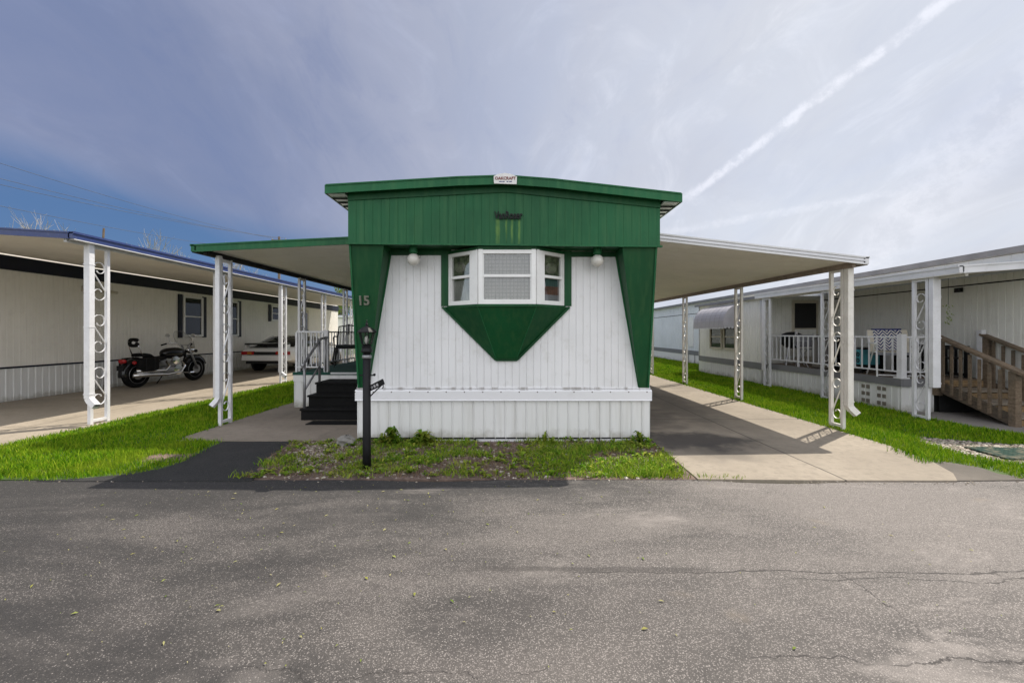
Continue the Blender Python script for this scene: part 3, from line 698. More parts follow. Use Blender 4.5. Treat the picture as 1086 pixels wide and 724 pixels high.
MB().hexa([(xR + .02, q(6.135) - .036, 2.628), (4.7, q(6.135) - .036, 2.296), (4.7, q(6.135) - .033, 2.296), (xR + .02, q(6.135) - .033, 2.628), (xR + .02, q(6.135) - .036, 2.652), (4.7, q(6.135) - .036, 2.32), (4.7, q(6.135) - .033, 2.32), (xR + .02, q(6.135) - .033, 2.652)]).build('fascia_stripe', M['alu'], rc)

# ------------------------------------------------------------------ porch deck and black steps
dk = thing('porch_deck', 'green carpeted porch deck with white railing and skirt under the green edged carport', 'deck', (-3, q(8.27), 0))
dx0, dx1, dy0, dy1, dz = -3.865, xL - .025, q(8.27), q(13.2), .65
MB().box(dx0 - .02, dx1, dy0 - .02, dy1, dz - .05, dz).build('deck_floor', M['carpet'], dk)
MB().box(-3.2, dx1, dy0 - .035, dy0 - .0205, dz - .03, dz - .004).build('nosing', M['alu_white'], dk)
b = MB().ribbed((dx0, dy0), (dx1, dy0), .02, dz - .16, (0, -1), .14, LAP).ribbed((dx0, dy1), (dx0, dy0), .02, dz - .16, (-1, 0), .14, LAP)
b.box(dx0 - .012, dx1, dy0 - .012, dy0 + .02, dz - .165, dz - .051).box(dx0 - .012, dx0 + .02, dy0 + .021, dy1, dz - .165, dz - .051).build('deck_skirt', M['skirt'], dk)
MB().box(dx0 + .06, dx1, dy0 + .06, dy1 - .05, .03, dz - .06).build('deck_core', M['dark'], dk)
def railing(parent, p0, p1, z0, z1, m, sp=.11, bw=.016, rw=.032, posts=True, zb=.09):
    p0 = Vector((*p0, 0)); p1 = Vector((*p1, 0)); L = (p1 - p0).length; u = (p1 - p0) / L
    o = MB().bar(p0 + Vector((0, 0, z1 - .015)), p1 + Vector((0, 0, z1 - .015)), rw, .03).build('railing', m, parent)
    MB().bar(p0 + Vector((0, 0, z0 + zb)), p1 + Vector((0, 0, z0 + zb)), rw * .8, .025).build('lower_rail', m, o)
    n = max(1, round(L / sp))
    for i in range(n + 1):
        p = p0 + u * (L * i / n); ends = posts and (i in (0, n) or i % 8 == 0)
        w = .034 if ends else bw
        MB().box(p.x - w / 2, p.x + w / 2, p.y - w / 2, p.y + w / 2, z0 if ends else z0 + zb, z1 - .031).build('post' if ends else 'baluster', m, o)
    return o
railing(dk, (dx0 + .03, dy0 + .03), (-3.30, dy0 + .03), dz, 1.385, M['post_white'], .085)
railing(dk, (dx0 + .03, dy0 + .14), (dx0 + .03, dy1 - .1), dz, 1.385, M['post_white'], .14)
MB().box(-3.335, -3.265, dy0 - .005, dy0 + .065, dz, 1.40).build('newel_post', M['post_white'], dk)
st = thing('porch_steps', 'three black carpeted steps with grey pipe handrail leading up to the green deck', 'steps', (-2.6, q(7.04), 0))
ty = [q(7.04), q(7.305), q(7.595), dy0 - .04]; tz = [.193, .365, .535]
for i in range(3):
    MB().box(-3.204, xL - .03, ty[i] + .03, ty[i + 1] + (.03 if i < 2 else 0), .014, tz[i] - .03).box(-3.214, xL - .028, ty[i], ty[i + 1] + (.028 if i < 2 else 0), tz[i] - .031, tz[i]).build('step', M['black_rubber'], st, bevel=.008)
hr = MB()
x = -3.16
hr.tube([(x, q(7.1), .19), (x, q(7.1), .90)], .02, 10).build('rail_post', M['grey_metal'], st, smooth=True)
MB().tube([(x, q(7.66), .53), (x, q(7.66), 1.22)], .02, 10).build('rail_post', M['grey_metal'], st, smooth=True)
MB().tube([(x, q(7.02), .84), (x, q(7.1), .89), (x, q(7.7), 1.25), (x - .02, q(7.95), 1.27), (x - .1, dy0 - .02, 1.27)], .02, 10).build('hand_rail', M['grey_metal'], st, smooth=True)
MB().tube([(x, q(7.1), .47), (x, q(7.66), .80)], .016, 10).build('lower_hand_rail', M['grey_metal'], st, smooth=True)
MB().tube([(x - .14, dy0 - .01, .66), (x - .14, dy0 - .01, 1.27)], .018, 10).build('rail_post', M['grey_metal'], st, smooth=True)
mt = MB().prism([(-2.98, q(6.72)), (-2.05, q(6.72)), (-2.05, q(6.99)), (-2.98, q(6.99))], .0145, .026).build('doormat', M['black_rubber'], None)
tag(mt, 'flat black rubber mat on the concrete below the steps', 'mat')
# deck furniture: two slatted metal chairs and a low table
def deck_chair(name='patio_chair'):
    t = thing(name, 'x', 'chair', (0, 0, 0)); m = M['black']
    MB().box(-.23, .23, -.24, .24, .40, .45).build('seat_cushion', M['cushion'], t, bevel=.015)
    MB().box(-.24, .24, -.25, .25, .375, .398).build('seat', m, t)
    bk = MB().tube([(-.22, .24, .38), (-.22, .30, .62), (-.2, .35, .84), (0, .365, .87), (.2, .35, .84), (.22, .30, .62), (.22, .24, .38)], .014, 8).build('backrest', m, t)
    for i in range(7):
        xx = -.17 + i * .0567
        MB().tube([(xx, .25, .42), (xx * .98, .30, .62), (xx * .95, .352, .845)], .009, 6).build('slat', m, bk)
    for sx in (-1, 1):
        MB().tube([(sx * .25, -.20, .38), (sx * .265, -.22, .2), (sx * .25, -.26, .0)], .013, 6).build('leg', m, t)
        MB().tube([(sx * .23, .22, .38), (sx * .25, .24, .2), (sx * .27, .34, .0)], .013, 6).build('leg', m, t)
        MB().tube([(sx * .25, -.20, .38), (sx * .27, -.22, .60), (sx * .27, 0, .63), (sx * .24, .29, .62)], .013, 6).build('arm', m, t)
    return t
c1 = deck_chair(); c1.location = (-3.42, q(9.75), dz); c1.rotation_euler = (0, 0, R(18)); c1['label'] = 'black slatted metal chair behind the white railing, beside the low table'; c1['group'] = 'black metal chairs on the deck'
c2 = copy_tree(c1); c2.location = (-3.02, q(11.0), dz); c2.rotation_euler = (0, 0, R(-75)); c2['label'] = 'black metal chair half hidden behind the number 15 wing'
tb = thing('patio_table', 'low dark round table between the two black chairs on the deck', 'table', (-3.02, q(10.1), dz))
MB().lathe([(.0, .44), (.32, .44), (.34, .43), (.34, .36), (.3, .355), (.0, .355)], (-3.02, q(10.1), dz), 28).build('table_top', M['cushion'], tb)
MB().lathe([(.035, .355), (.03, .05)], (-3.02, q(10.1), dz), 12).lathe([(.2, .0), (.19, .03), (.04, .06)], (-3.02, q(10.1), dz), 20).build('pedestal', M['black'], tb)

# ------------------------------------------------------------------ lamp post with sign arm
lx, ly = -1.424, q(4.59)
lp = thing('lamp_post', 'black lamp post with lantern and small sign arm in the weedy bed', 'lamp post', (lx, ly, 0))
MB().lathe([(.043, 0), (.040, .2), (.037, 1.16)], (lx, ly, 0), 16).build('post', M['black'], lp, smooth=True)
MB().lathe([(.0, 1.155), (.05, 1.155), (.055, 1.17), (.046, 1.20), (.05, 1.215), (.03, 1.23), (.0, 1.23)], (lx, ly, 0), 16).build('collar', M['black'], lp)
MB().lathe([(.0, 1.10), (.043, 1.10), (.046, 1.115), (.043, 1.13), (.0, 1.13)], (lx, ly, 0), 16).build('ring', M['grey_metal'], lp)
ln = MB().lathe([(.0, 1.228), (.045, 1.228), (.05, 1.24), (.0, 1.242)], (lx, ly, 0), 6).build('lantern', M['black'], lp)
MB().lathe([(.095, 1.352), (.098, 1.36), (.085, 1.375), (.055, 1.40), (.02, 1.415), (.012, 1.43), (.02, 1.437), (.008, 1.448), (.005, 1.475), (.0, 1.48)], (lx, ly, 0), 6).build('lantern_cap', M['black'], ln)
for k in range(6):
    a = 2 * math.pi * k / 6; a2 = 2 * math.pi * (k + 1) / 6
    MB().bar((lx + .047 * math.cos(a), ly + .047 * math.sin(a), 1.238), (lx + .077 * math.cos(a), ly + .077 * math.sin(a), 1.355), .009).build('lantern_bar', M['black'], ln)
    P = [(lx + r * math.cos(t), ly + r * math.sin(t), z) for (r, t, z) in ((.045, a, 1.24), (.045, a2, 1.24), (.074, a2, 1.354), (.074, a, 1.354))]
    MB().add(P, [(0, 1, 2, 3)]).build('lantern_pane', M['glass_clear'], ln)
MB().lathe([(.0, 1.242), (.016, 1.242), (.022, 1.28), (.018, 1.31), (.0, 1.325)], (lx, ly, 0), 12).build('bulb', M['globe'], ln, smooth=True)
MB().tube([(lx - .07, ly, .93), (lx + .07, ly, .93)], .006, 8).ellipsoid((lx + .075, ly, .935), (.014, .014, .014), 10, 8).build('cross_rest', M['black'], lp, smooth=True)
sg = MB().bar((lx + .03, ly + .01, .80), (lx + .185, ly - .06, .875), .012, .055).build('sign_arm', M['black'], lp)
MB().tube([(lx + .03, ly + .01, .72), (lx + .165, ly - .052, .84)], .006, 6).build('sign_brace', M['black'], sg)
MB().tube([(lx + .18, ly - .058, .85), (lx + .18, ly - .058, .815), (lx + .168, ly - .055, .808)], .005, 6).build('sign_hook', M['black'], sg)
d = (Vector((.185, -.07, .075)) - Vector((.03, .01, .0))).normalized(); nn = Vector((d.y, -d.x, 0)).normalized()
for i in range(3):
    c = Vector((lx + .03, ly + .01, .797)) + d * (.035 + i * .038) + nn * .0075
    MB().bar(c - d * .012, c + d * .012, .003, .026).build('sign_mark', M['alu'], sg)
# ------------------------------------------------------------------ left neighbour: long cream home with navy trim
wx = -9.8; ya, yb = q(5.0), q(26.3)
ln_ = thing('mobile_home', 'long cream mobile home with navy trim and shutters, behind the motorcycle', 'mobile home', (wx - 1.8, q(15), 0))
MB().box(wx - 3.6, wx - .03, ya, yb, .02, 3.0).build('wall_core', M['siding_left'], ln_)
def side_wall(parent, x, y0, y1, z0, z1, nx, sp, prof, m, name='wall'):
    # ribbed() lists points left to right seen from outside
    p = ((x, y0), (x, y1)) if nx > 0 else ((x, y1), (x, y0))
    return MB().ribbed(p[0], p[1], z0, z1, (nx, 0), sp, prof).build(name, m, parent)
side_wall(ln_, wx, ya, yb, .68, 2.62, 1, .105, GROOVE, M['siding_left'])
MB().box(wx - .02, wx + .02, ya, yb, .655, .69).build('base_trim', M['navy'], ln_)
side_wall(ln_, wx + .004, ya, yb, .015, .655, 1, .13, LAP, M['skirt'], 'skirting')
MB().box(wx - .02, wx + .03, ya, yb, 2.58, 2.86).build('navy_band', M['navy'], ln_)
MB().box(wx - 3.75, wx - .0, ya, yb + .1, 3.0, 3.12).build('roof', M['alu_white'], ln_)
MB().box(wx - 3.6, wx - .02, yb - .01, yb + .006, .68, 2.98).build('end_wall', M['siding_left'], ln_)
def wall_window(parent, y0, y1, z0, z1, shutters=True, cm=None):
    o = unit(parent, (wx + .002, y0), (wx + .002, y1), z0, z1, .055, .055, None, [(0, .5, cm or M['dark']), (.5, 1, M['curtain_teal'])], .5, .05, 'window', .036)
    if shutters:
        for a in (y0 - .17, y1 + .02):
            s = MB().box(wx + .005, wx + .035, a, a + .15, z0 - .03, z1 + .04).build('shutter', M['navy'], parent)
            l = MB()
            for k in range(int((z1 - z0) / .06)): l.box(wx + .036, wx + .042, a + .02, a + .13, z0 + .03 + k * .06, z0 + .06 + k * .06)
            l.build('louvre', M['navy'], s)
    return o
wall_window(ln_, q(13.8), q(14.68), 1.24, 2.46)
wall_window(ln_, q(15.85), q(16.6), 1.24, 2.46)
wall_window(ln_, q(18.9), q(19.6), 1.85, 2.47)
dr = MB().pbox((wx, q(21.5)), (0, 1), (1, 0), 0, .82, .70, 2.45, .0, .035).build('door', M['beige'], ln_)
MB().pbox((wx, q(21.5)), (0, 1), (1, 0), .12, .70, 1.35, 2.3, .036, .042).build('door_glass', M['dark_glass'], dr)
MB().pbox((wx, q(21.5)), (0, 1), (1, 0), .72, .77, 1.45, 1.5, .036, .07).build('handle', M['grey_metal'], dr)
lt = MB().box(wx + .001, wx + .05, q(10.55), q(10.62), 2.30, 2.42).build('wall_light', M['beige'], ln_)
MB().tube([(wx + .05, q(10.6), 2.36), (wx + .10, q(10.75), 2.36), (wx + .10, q(11.4), 2.34)], .035, 8).build('lamp_tube', M['beige'], lt)
MB().box(wx + .001, wx + .06, q(7.2), q(7.3), 2.45, 2.5).build('wall_bracket', M['beige'], ln_)
# its carport
la = awning('carport_roof', 'blue edged carport roof along the cream home on the left', wx + .03, -6.03, q(6.34), q(25.5), 2.95, 2.728, .0, M['blue_trim'], M['blue_trim'], M['alu_white'], (-6.14, q(6.9), 0), fh=.085)
for i, y in enumerate((6.9, 9.75, 12.5, 15.2, 17.9)):
    make_post(la, -6.14, q(y), 2.64, M['post_white'], wid=.26, flip=1, z0=.014, t=.045)
downspout(la, -6.09, q(6.75) - .06, 2.66, .40, M['post_white'], .085, .085, (.13, -.03))
downspout(la, -6.09, q(12.35) - .08, 2.66, .30, M['post_white'], .085, .085, (.13, 0))
# ------------------------------------------------------------------ right neighbour: long pale home with an added room
rx = 8.1; y0, y1 = q(4.6), q(27)
rn = thing('mobile_home', 'pale mobile home on the right with grey base band and rounded window awning', 'mobile home', (rx + 1.5, q(14), 0))
MB().box(rx + .03, rx + 3.6, y0, y1, .02, 2.62).build('wall_core', M['siding_right'], rn)
side_wall(rn, rx, y0, q(16), .57, 2.62, -1, .105, GROOVE, M['siding_right'])
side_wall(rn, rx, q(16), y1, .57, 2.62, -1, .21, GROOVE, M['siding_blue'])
MB().box(rx - .02, rx + .02, q(16.01), y1, .38, .57).build('base_band', M['grey_band'], rn)
side_wall(rn, rx - .004, y0, y1, .0, .42, -1, .13, LAP, M['skirt'], 'skirting')
MB().box(rx - .012, rx + .0, y0, y1, 2.185, 2.205).build('trim_line', M['black'], rn)
MB().box(rx - .13, rx + 3.7, y0, y1 + .1, 2.625, 2.70).build('roof', M['alu_white'], rn)
MB().box(rx - .17, rx - .131, y0, y1 + .1, 2.615, 2.71).build('roof_edge', M['grey_band'], rn)
side_wall(rn, rx - .016, y0, q(12.0), 2.33, 2.61, -1, .21, GROOVE, M['siding_blue'], 'upper_wall')  # same siding as below, with the sky light painted in as blue
# pale repair strip and meter pipes on the far wall
MB().box(rx - .03, rx - .003, q(20.4), q(20.9), .75, 2.05).build('wall_panel', M['white'], rn)
for yy in (18.5, 19.4, 20.2, 20.9): MB().tube([(rx - .03, q(yy), 0), (rx - .03, q(yy), .42)], .014, 6).build('pipe', M['grey_band'], rn)
# added room
ax = 6.55; a0, a1 = q(12.03), q(16)
MB().box(ax + .03, rx + .05, a0 + .03, a1 - .02, .02, 2.24).build('room_core', M['siding_right'], rn)
side_wall(rn, ax, a0, a1, .57, 2.25, -1, .105, GROOVE, M['siding_right'], 'room_wall')
MB().ribbed((ax, a0), (rx, a0), .57, 2.25, (0, -1), .105, GROOVE).build('room_wall', M['siding_right'], rn)
MB().box(ax - .02, ax + .02, a0 - .015, a1, .40, .57).build('base_band', M['grey_band'], rn)
side_wall(rn, ax - .002, a0, a1, .0, .42, -1, .13, LAP, M['skirt'], 'skirting')
MB().box(ax - .02, ax + .035, a0 - .02, a0 + .035, .57, 2.25).box(ax - .02, ax + .03, a1 - .05, a1, .57, 2.25).build('corner_trim', M['alu'], rn)
MB().box(ax - .1, rx + .02, a0 - .05, a1 + .08, 2.252, 2.31).build('room_roof', M['alu_white'], rn)
MB().box(ax - .13, ax - .101, a0 - .05, a1 + .08, 2.245, 2.318).build('room_gutter', M['grey_band'], rn)
for (u0, u1) in ((13.25, 14.1), (14.2, 15.05)):
    p = [(ax, q(u1)), (ax, q(u0))]
    unit(rn, p[0], p[1], .85, 1.62, .05, .05, M['beige'], [(0, 1, M['curtain_dark'])], .5, .05, 'window', .036)
# rounded window awning (quarter barrel)
aw0, aw1 = q(13.05), q(15.2)
b = MB(); vs = []; NA = 10
arc = [(ax - .52 * math.sin(R(90) * (i / NA)) ** 1.0, 1.53 + .64 * math.cos(R(90) * (i / NA)) ** .72) for i in range(NA + 1)]
arc.append((ax - .52, 1.50))
for (x, z) in arc: vs += [(x, aw0, z), (x, aw1, z)]
n = len(arc)
b.add(vs, [(2 * i, 2 * i + 1, 2 * i + 3, 2 * i + 2) for i in range(n - 1)])
for yy in (aw0, aw1):
    k = len(b.v); b.v += [(x, yy, z) for x, z in arc] + [(ax, yy, 1.52)]
    b.f.append(tuple(range(k, k + n + 1)))
aw = b.build('window_awning', paint('awning_grey', (.32, .31, .33), .45, .08, 3, (.3, .25, .2), .2), rn)
b = MB()
for i in range(22):
    yy = aw0 + (aw1 - aw0) * (i + .15) / 22
    b.ext([(ax - .524, 1.505), (ax - .518, 1.505), (ax - .518, 1.47), (ax - .524, 1.47)], 'y', yy, yy + .06)
for i in range(5):
    b.box(ax - .5 + i * .1, ax - .44 + i * .1, aw0 - .004, aw0 + .002, 1.475, 1.53)
b.build('scalloped_valance', M['alu'], aw)
b = MB()
for i in range(1, 7):
    yy = aw0 + (aw1 - aw0) * i / 7
    b.tube([(x - .001, yy, z + .001) for x, z in arc], .004, 4)
b.build('seam', aw.data.materials[0], aw)
# door of the added room, facing the porch
dX0, dX1 = 7.33, 8.0
d = MB().box(dX0, dX1, a0 - .03, a0 - .001, .60, 2.2).build('door', M['beige'], rn)
MB().box(dX0 + .06, dX1 - .06, a0 - .042, a0 - .031, 1.48, 2.12).build('door_screen', M['screen'], d)
MB().box(dX0 + .06, dX1 - .06, a0 - .040, a0 - .031, .75, 1.44).build('door_panel', M['siding_right'], d)
MB().box(dX1 - .05, dX1 - .02, a0 - .075, a0 - .031, 1.22, 1.30).build('handle', M['black'], d)
# porch roof along the deck
pa = awning('porch_roof', 'white porch roof with gutter and scroll posts over the raised deck on the right', rx - .02, 6.40, q(6.55), q(12.0), 2.42, 2.30, .008, M['alu_white'], M['alu_white'], M['post_cream'], (6.43, q(7.2), 0), fh=.1)
pa['category'] = 'porch roof'
pg_y0 = q(6.55)
for y, dm in ((7.23, 1), (9.4, 1), (11.55, 1)):
    make_post(pa, 6.43, q(y), 2.20 + .006 * (y - 7), M['post_white'], wid=.22, z0=.0, flip=1)
downspout(pa, 6.46, q(7.11) - .075, 2.22, .52, M['post_white'], .12, .075)
downspout(pa, 6.46, q(11.75) + .02, 2.26, .40, M['post_white'], .07, .07)
# hanging ornament and hook under the porch roof
ho = thing('hanging_plant', 'small trailing green plant hanging by the pale wall right of the porch post', 'plant', (7.35, q(7.75), 1.9))
MB().tube([(7.35, q(7.75), 2.36), (7.35, q(7.75), 1.82)], .003, 5).build('cord', M['black'], ho)
b = MB()
for i in range(40):
    a = random.uniform(0, 6.28); r = random.uniform(0, .06); z = random.uniform(1.5, 1.82)
    x = 7.35 + r * math.cos(a); y = q(7.75) + r * math.sin(a)
    b.add([(x, y, z), (x + random.uniform(-.03, .03), y + random.uniform(-.02, .02), z - .03), (x + random.uniform(-.03, .03), y + .01, z + .015)], [(0, 1, 2)])
b.build('foliage', M['weed'], ho)
hk = MB().tube([(rx - .01, q(8.3), 2.12), (rx - .16, q(8.2), 2.12), (rx - .2, q(8.2), 2.08)], .012, 6).box(rx - .03, rx - .013, q(8.25), q(8.4), 2.08, 2.16).build('wall_hook', M['black'])
tag(hk, 'black hook bracket on the pale wall right of the porch post', 'hook')

# ------------------------------------------------------------------ right deck
rd = thing('porch_deck', 'raised deck with white railing, grey edge and white skirt with square vents, on the right', 'deck', (7.3, q(8), 0))
e0, e1 = q(7.85), q(12.02); fx = 6.65
MB().box(fx, rx - .03, e0, e1 - .02, .525, .567).build('deck_floor', M['wood'], rd)
MB().box(fx - .035, fx - .0005, e0 - .03, e1 - .02, .44, .572).box(fx - .0, 7.2, e0 - .035, e0 - .0005, .44, .572).build('deck_edge', M['grey_band'], rd)
side_wall(rd, fx - .01, e0, e1, .0, .44, -1, .14, LAP, M['skirt'], 'deck_skirt')
MB().ribbed((fx - .01, e0), (7.2, e0), .0, .44, (0, -1), .14, LAP).build('deck_skirt', M['skirt'], rd)
MB().box(fx + .05, rx - .05, e0 + .05, e1 - .05, .02, .52).build('deck_core', M['dark'], rd)
M['vent'] = paint('vent_hole', (.17, .15, .12), .9, .3, 20)
for cy in (8.25, 8.62):
    for i in range(2):
        for k in range(3):
            yc = q(cy) + (i - .5) * .105; zc = .1 + k * .13
            MB().box(fx - .024, fx - .012, yc - .033, yc + .033, zc - .033, zc + .033).build('vent', M['vent'], rd)
railing(rd, (fx + .03, e0 + .04), (fx + .03, e1 - .08), .567, 1.295, M['post_white'], .16, .02, .035, zb=.12)
railing(rd, (fx + .04, e0 + .02), (7.2, e0 + .02), .567, 1.295, M['post_white'], .12, .02, .035, zb=.12)
nw = MB().box(fx - .012, fx + .078, e0 - .012, e0 + .078, .60, 1.33).box(fx - .04, fx + .11, e0 - .04, e0 + .11, .573, .60).build('newel_post', M['post_white'], rd)
MB().box(8.0, 8.08, e0 - .01, e0 + .07, .567, 1.40).build('newel_post', M['post_white'], rd)
# wooden stairs
M['wood_pale'] = wood_mat('pale_wood', (.20, .165, .125), (.34, .29, .23)); M['wood_dark'] = wood_mat('dark_wood', (.05, .037, .025), (.12, .09, .062))
ws = thing('wooden_stairs', 'weathered wooden stairs with sloping handrails at the end of the right deck', 'stairs', (7.65, q(7.2), 0))
s0, s1 = q(7.82), q(6.63)
for i in range(3):
    yA = s0 + (s1 - s0) * (i + 0) / 3; yB = s0 + (s1 - s0) * (i + 1) / 3; z = .43 - i * .143
    MB().box(7.245, 8.6, yB - .02, yA, z - .03, z).build('tread', M['wood_pale'], ws)
    MB().box(7.26, 8.6, yB, yB + .02, z - .140, z - .045).build('riser', M['wood_warm'], ws)
MB().box(7.26, 8.6, s0 + .0, s0 + .02, .44, .55).build('riser', M['wood_warm'], ws)
MB().box(7.27, 8.6, s0 + .001, s0 + .015, .0, .435).build('under_stair', M['dark'], ws)  # dark sheet standing in for the shade beneath the stairs
for X in (7.2, 8.04):
    st_ = MB().hexa([(X, s1, .015), (X + .04, s1, .015), (X + .04, s0, .38), (X, s0, .38), (X, s1, .17), (X + .04, s1, .17), (X + .04, s0, .56), (X, s0, .56)])
    st_.build('stringer', M['wood_dark'], ws)
    MB().box(X - .03, X + .06, s1 - .07, s1 + .02, .012, .80).build('newel_post', M['wood'], ws)
    MB().box(X - .03, X + .06, s0 - .06, s0 + .03, .30, 1.26).build('newel_post', M['wood'], ws)
    h = MB().bar((X + .015, s0 + .05, 1.325), (X + .015, s1 - .16, .765), .13, .035).build('hand_rail', M['wood'], ws)
    for i in range(1, 8):
        t = i / 8; y = s0 + (s1 - s0) * t; zt = 1.29 - (1.325 - .765) * t * .93
        MB().box(X - .022, X - .001, y - .02, y + .02, .36 - .37 * t + .06, zt - .02).build('baluster', M['wood'], ws)

# ------------------------------------------------------------------ things on the right deck
z = .567
g = thing('kettle_grill', 'black kettle grill with pale lid handle standing behind the deck railing', 'grill', (6.95, q(11.4), z))
cx, cy = 6.95, q(11.4)
MB().ellipsoid((cx, cy, z + .58), (.245, .245, .18), 24, 12).build('bowl', M['black'], g, smooth=True)
MB().lathe([(.255, .60), (.25, .66), (.21, .75), (.12, .80), (.0, .815)], (cx, cy, z), 24).build('lid', M['black'], g, smooth=True)
MB().bar((cx - .02, cy - .2, z + .76), (cx + .03, cy - .12, z + .80), .05, .05).build('lid_handle', M['plate'], g)
for a in (90, 210, 330):
    MB().tube([(cx + .14 * math.cos(R(a)), cy + .14 * math.sin(R(a)), z + .48), (cx + .26 * math.cos(R(a)), cy + .26 * math.sin(R(a)), z + .0)], .012, 6).build('leg', M['alu'], g)
MB().tube([(cx + .21 * math.cos(R(a)), cy + .21 * math.sin(R(a)), z + .2) for a in range(0, 360, 20)], .008, 6, closed=True).build('leg_ring', M['alu'], g)
pc = thing('folding_chair', 'grey folding chair with pale frame between the grill and the black cabinet', 'chair', (7.0, q(10.75), z))
cx, cy = 7.0, q(10.75)
MB().box(cx - .2, cx + .2, cy - .2, cy + .2, z + .40, z + .42).build('seat', M['grey_cloth'], pc)
MB().box(cx - .2, cx + .2, cy + .2, cy + .22, z + .45, z + .74).build('backrest', M['grey_cloth'], pc)
for sx in (-1, 1):
    MB().tube([(cx + sx * .21, cy - .22, z), (cx + sx * .21, cy + .21, z + .5), (cx + sx * .21, cy + .23, z + .78)], .011, 6).build('leg', M['alu'], pc)
    MB().tube([(cx + sx * .22, cy + .22, z), (cx + sx * .22, cy - .2, z + .42), (cx + sx * .22, cy - .2, z + .6), (cx + sx * .22, cy + .2, z + .6)], .011, 6).build('leg', M['alu'], pc)
cb = thing('storage_cabinet', 'black storage cabinet against the railing beside the second scroll post', 'cabinet', (7.05, q(10.1), z))
MB().box(6.80, 7.25, q(9.75), q(10.4), z, z + .66).build('cabinet_body', M['black_plastic'], cb, bevel=.01)
MB().box(6.79, 7.26, q(9.74), q(10.41), z + .661, z + .69).build('cabinet_lid', M['black_plastic'], cb, bevel=.008)
for k in range(2): MB().box(6.785, 6.798, q(9.78) + k * .29, q(9.78) + k * .29 + .27, z + .05, z + .62).build('cabinet_door', M['black_plastic'], cb)
ot = thing('ottoman', 'low black ottoman with teal cushion and dark scroll pattern behind the railing', 'ottoman', (7.05, q(9.3), z))
MB().box(6.85, 7.3, q(9.0), q(9.55), z + .05, z + .50).build('ottoman_frame', M['black_plastic'], ot, bevel=.015)
cu = MB().box(6.835, 7.2, q(8.99), q(9.56), z + .16, z + .46).build('cushion', M['teal'], ot, bevel=.02)
for k in range(3):
    for zz in (.24, .36):
        yy = q(9.08) + k * .17
        MB().tube([(6.828, yy + .055 * math.cos(a * .5) * (1 - a / 22), z + zz + .05 * math.sin(a * .5) * (1 - a / 22)) for a in range(16)], .009, 5).build('scroll_motif', M['black'], cu)
for X, Y in ((6.87, 9.03), (7.28, 9.03), (6.87, 9.52), (7.28, 9.52)): MB().box(X - .02, X + .02, q(Y) - .02, q(Y) + .02, z, z + .05).build('leg', M['black'], ot)
# lawn chair with a zigzag blanket
lw = thing('lawn_chair', 'white framed lawn chair with navy zigzag blanket beside the white newel post', 'chair', (6.98, q(8.42), z), rz=R(-28))
for sx in (-1, 1):
    MB().tube([(sx * .29, -.28, 0), (sx * .29, -.27, .42), (sx * .29, -.20, .44), (sx * .29, .2, .40), (sx * .28, .42, .82)], .013, 8).build('frame', M['white'], lw)
    MB().tube([(sx * .31, .30, 0), (sx * .31, -.24, .58)], .012, 8).build('leg', M['white'], lw)
    MB().bar((sx * .31, -.28, .60), (sx * .31, .25, .60), .05, .025).build('armrest', M['white'], lw)
MB().tube([(-.29, -.27, .03), (.29, -.27, .03)], .012, 8).build('crossbar', M['white'], lw)
MB().hexa([(-.27, -.24, .39), (.27, -.24, .39), (.27, .22, .37), (-.27, .22, .37), (-.27, -.24, .43), (.27, -.24, .43), (.27, .22, .41), (-.27, .22, .41)]).build('seat', M['grey_cloth'], lw)
MB().hexa([(-.27, .20, .42), (.27, .20, .42), (.27, .23, .42), (-.27, .23, .42), (-.27, .41, .82), (.27, .41, .82), (.27, .44, .82), (-.27, .44, .82)]).build('backrest', M['cream_cloth'], lw)
bl = thing('blanket', 'navy and white zigzag blanket draped over the back of the lawn chair', 'blanket', (6.98, q(8.42), z), rz=R(-28))
MB().hexa([(-.21, .17, .46), (.21, .17, .46), (.21, .183, .46), (-.21, .183, .46), (-.21, .39, .845), (.21, .39, .845), (.21, .405, .845), (-.21, .405, .845)]).build('zigzag_panel', M['zigzag'], bl)
MB().hexa([(-.215, .385, .83), (.215, .385, .83), (.215, .46, .83), (-.215, .46, .83), (-.215, .385, .865), (.215, .385, .865), (.215, .46, .865), (-.215, .46, .865)]).build('navy_hem', M['navy_cloth'], bl)
for sx in (-1, 1):
    MB().hexa([(sx * .26 - .045, .14, .43), (sx * .26 + .045, .14, .43), (sx * .26 + .045, .155, .43), (sx * .26 - .045, .155, .43), (sx * .25 - .04, .38, .84), (sx * .25 + .04, .38, .84), (sx * .25 + .04, .41, .84), (sx * .25 - .04, .41, .84)]).build('cream_border', M['cream_cloth'], bl)
# black slatted bench along the wall
bn = thing('bench', 'black slatted bench on the deck behind the wooden handrail', 'bench', (7.75, q(8.6), z))
X0, X1, Y0, Y1 = 7.45, 7.85, q(7.98), q(9.0)
for k in range(4): MB().box(X0 + k * .1, X0 + k * .1 + .075, Y0, Y1, z + .33, z + .36).build('seat_slat', M['black'], bn)
bk = MB().box(7.9, 7.94, Y0, Y1, z + .50, z + .56).build('backrest', M['black'], bn)
for k in range(11):
    yy = Y0 + (Y1 - Y0) * (k + .25) / 11; MB().box(7.905, 7.93, yy, yy + .035, z + .08, z + .50).build('slat', M['black'], bk)
MB().box(7.9, 7.94, Y0, Y1, z + .03, z + .08).build('lower_rail', M['black'], bk)
for (X, Y) in ((X0 + .02, Y0 + .03), (X0 + .02, Y1 - .03), (7.92, Y0 + .03), (7.92, Y1 - .03)): MB().box(X - .025, X + .025, Y - .025, Y + .025, z, z + (.33 if X < 7.6 else .5)).build('leg', M['black'], bn)
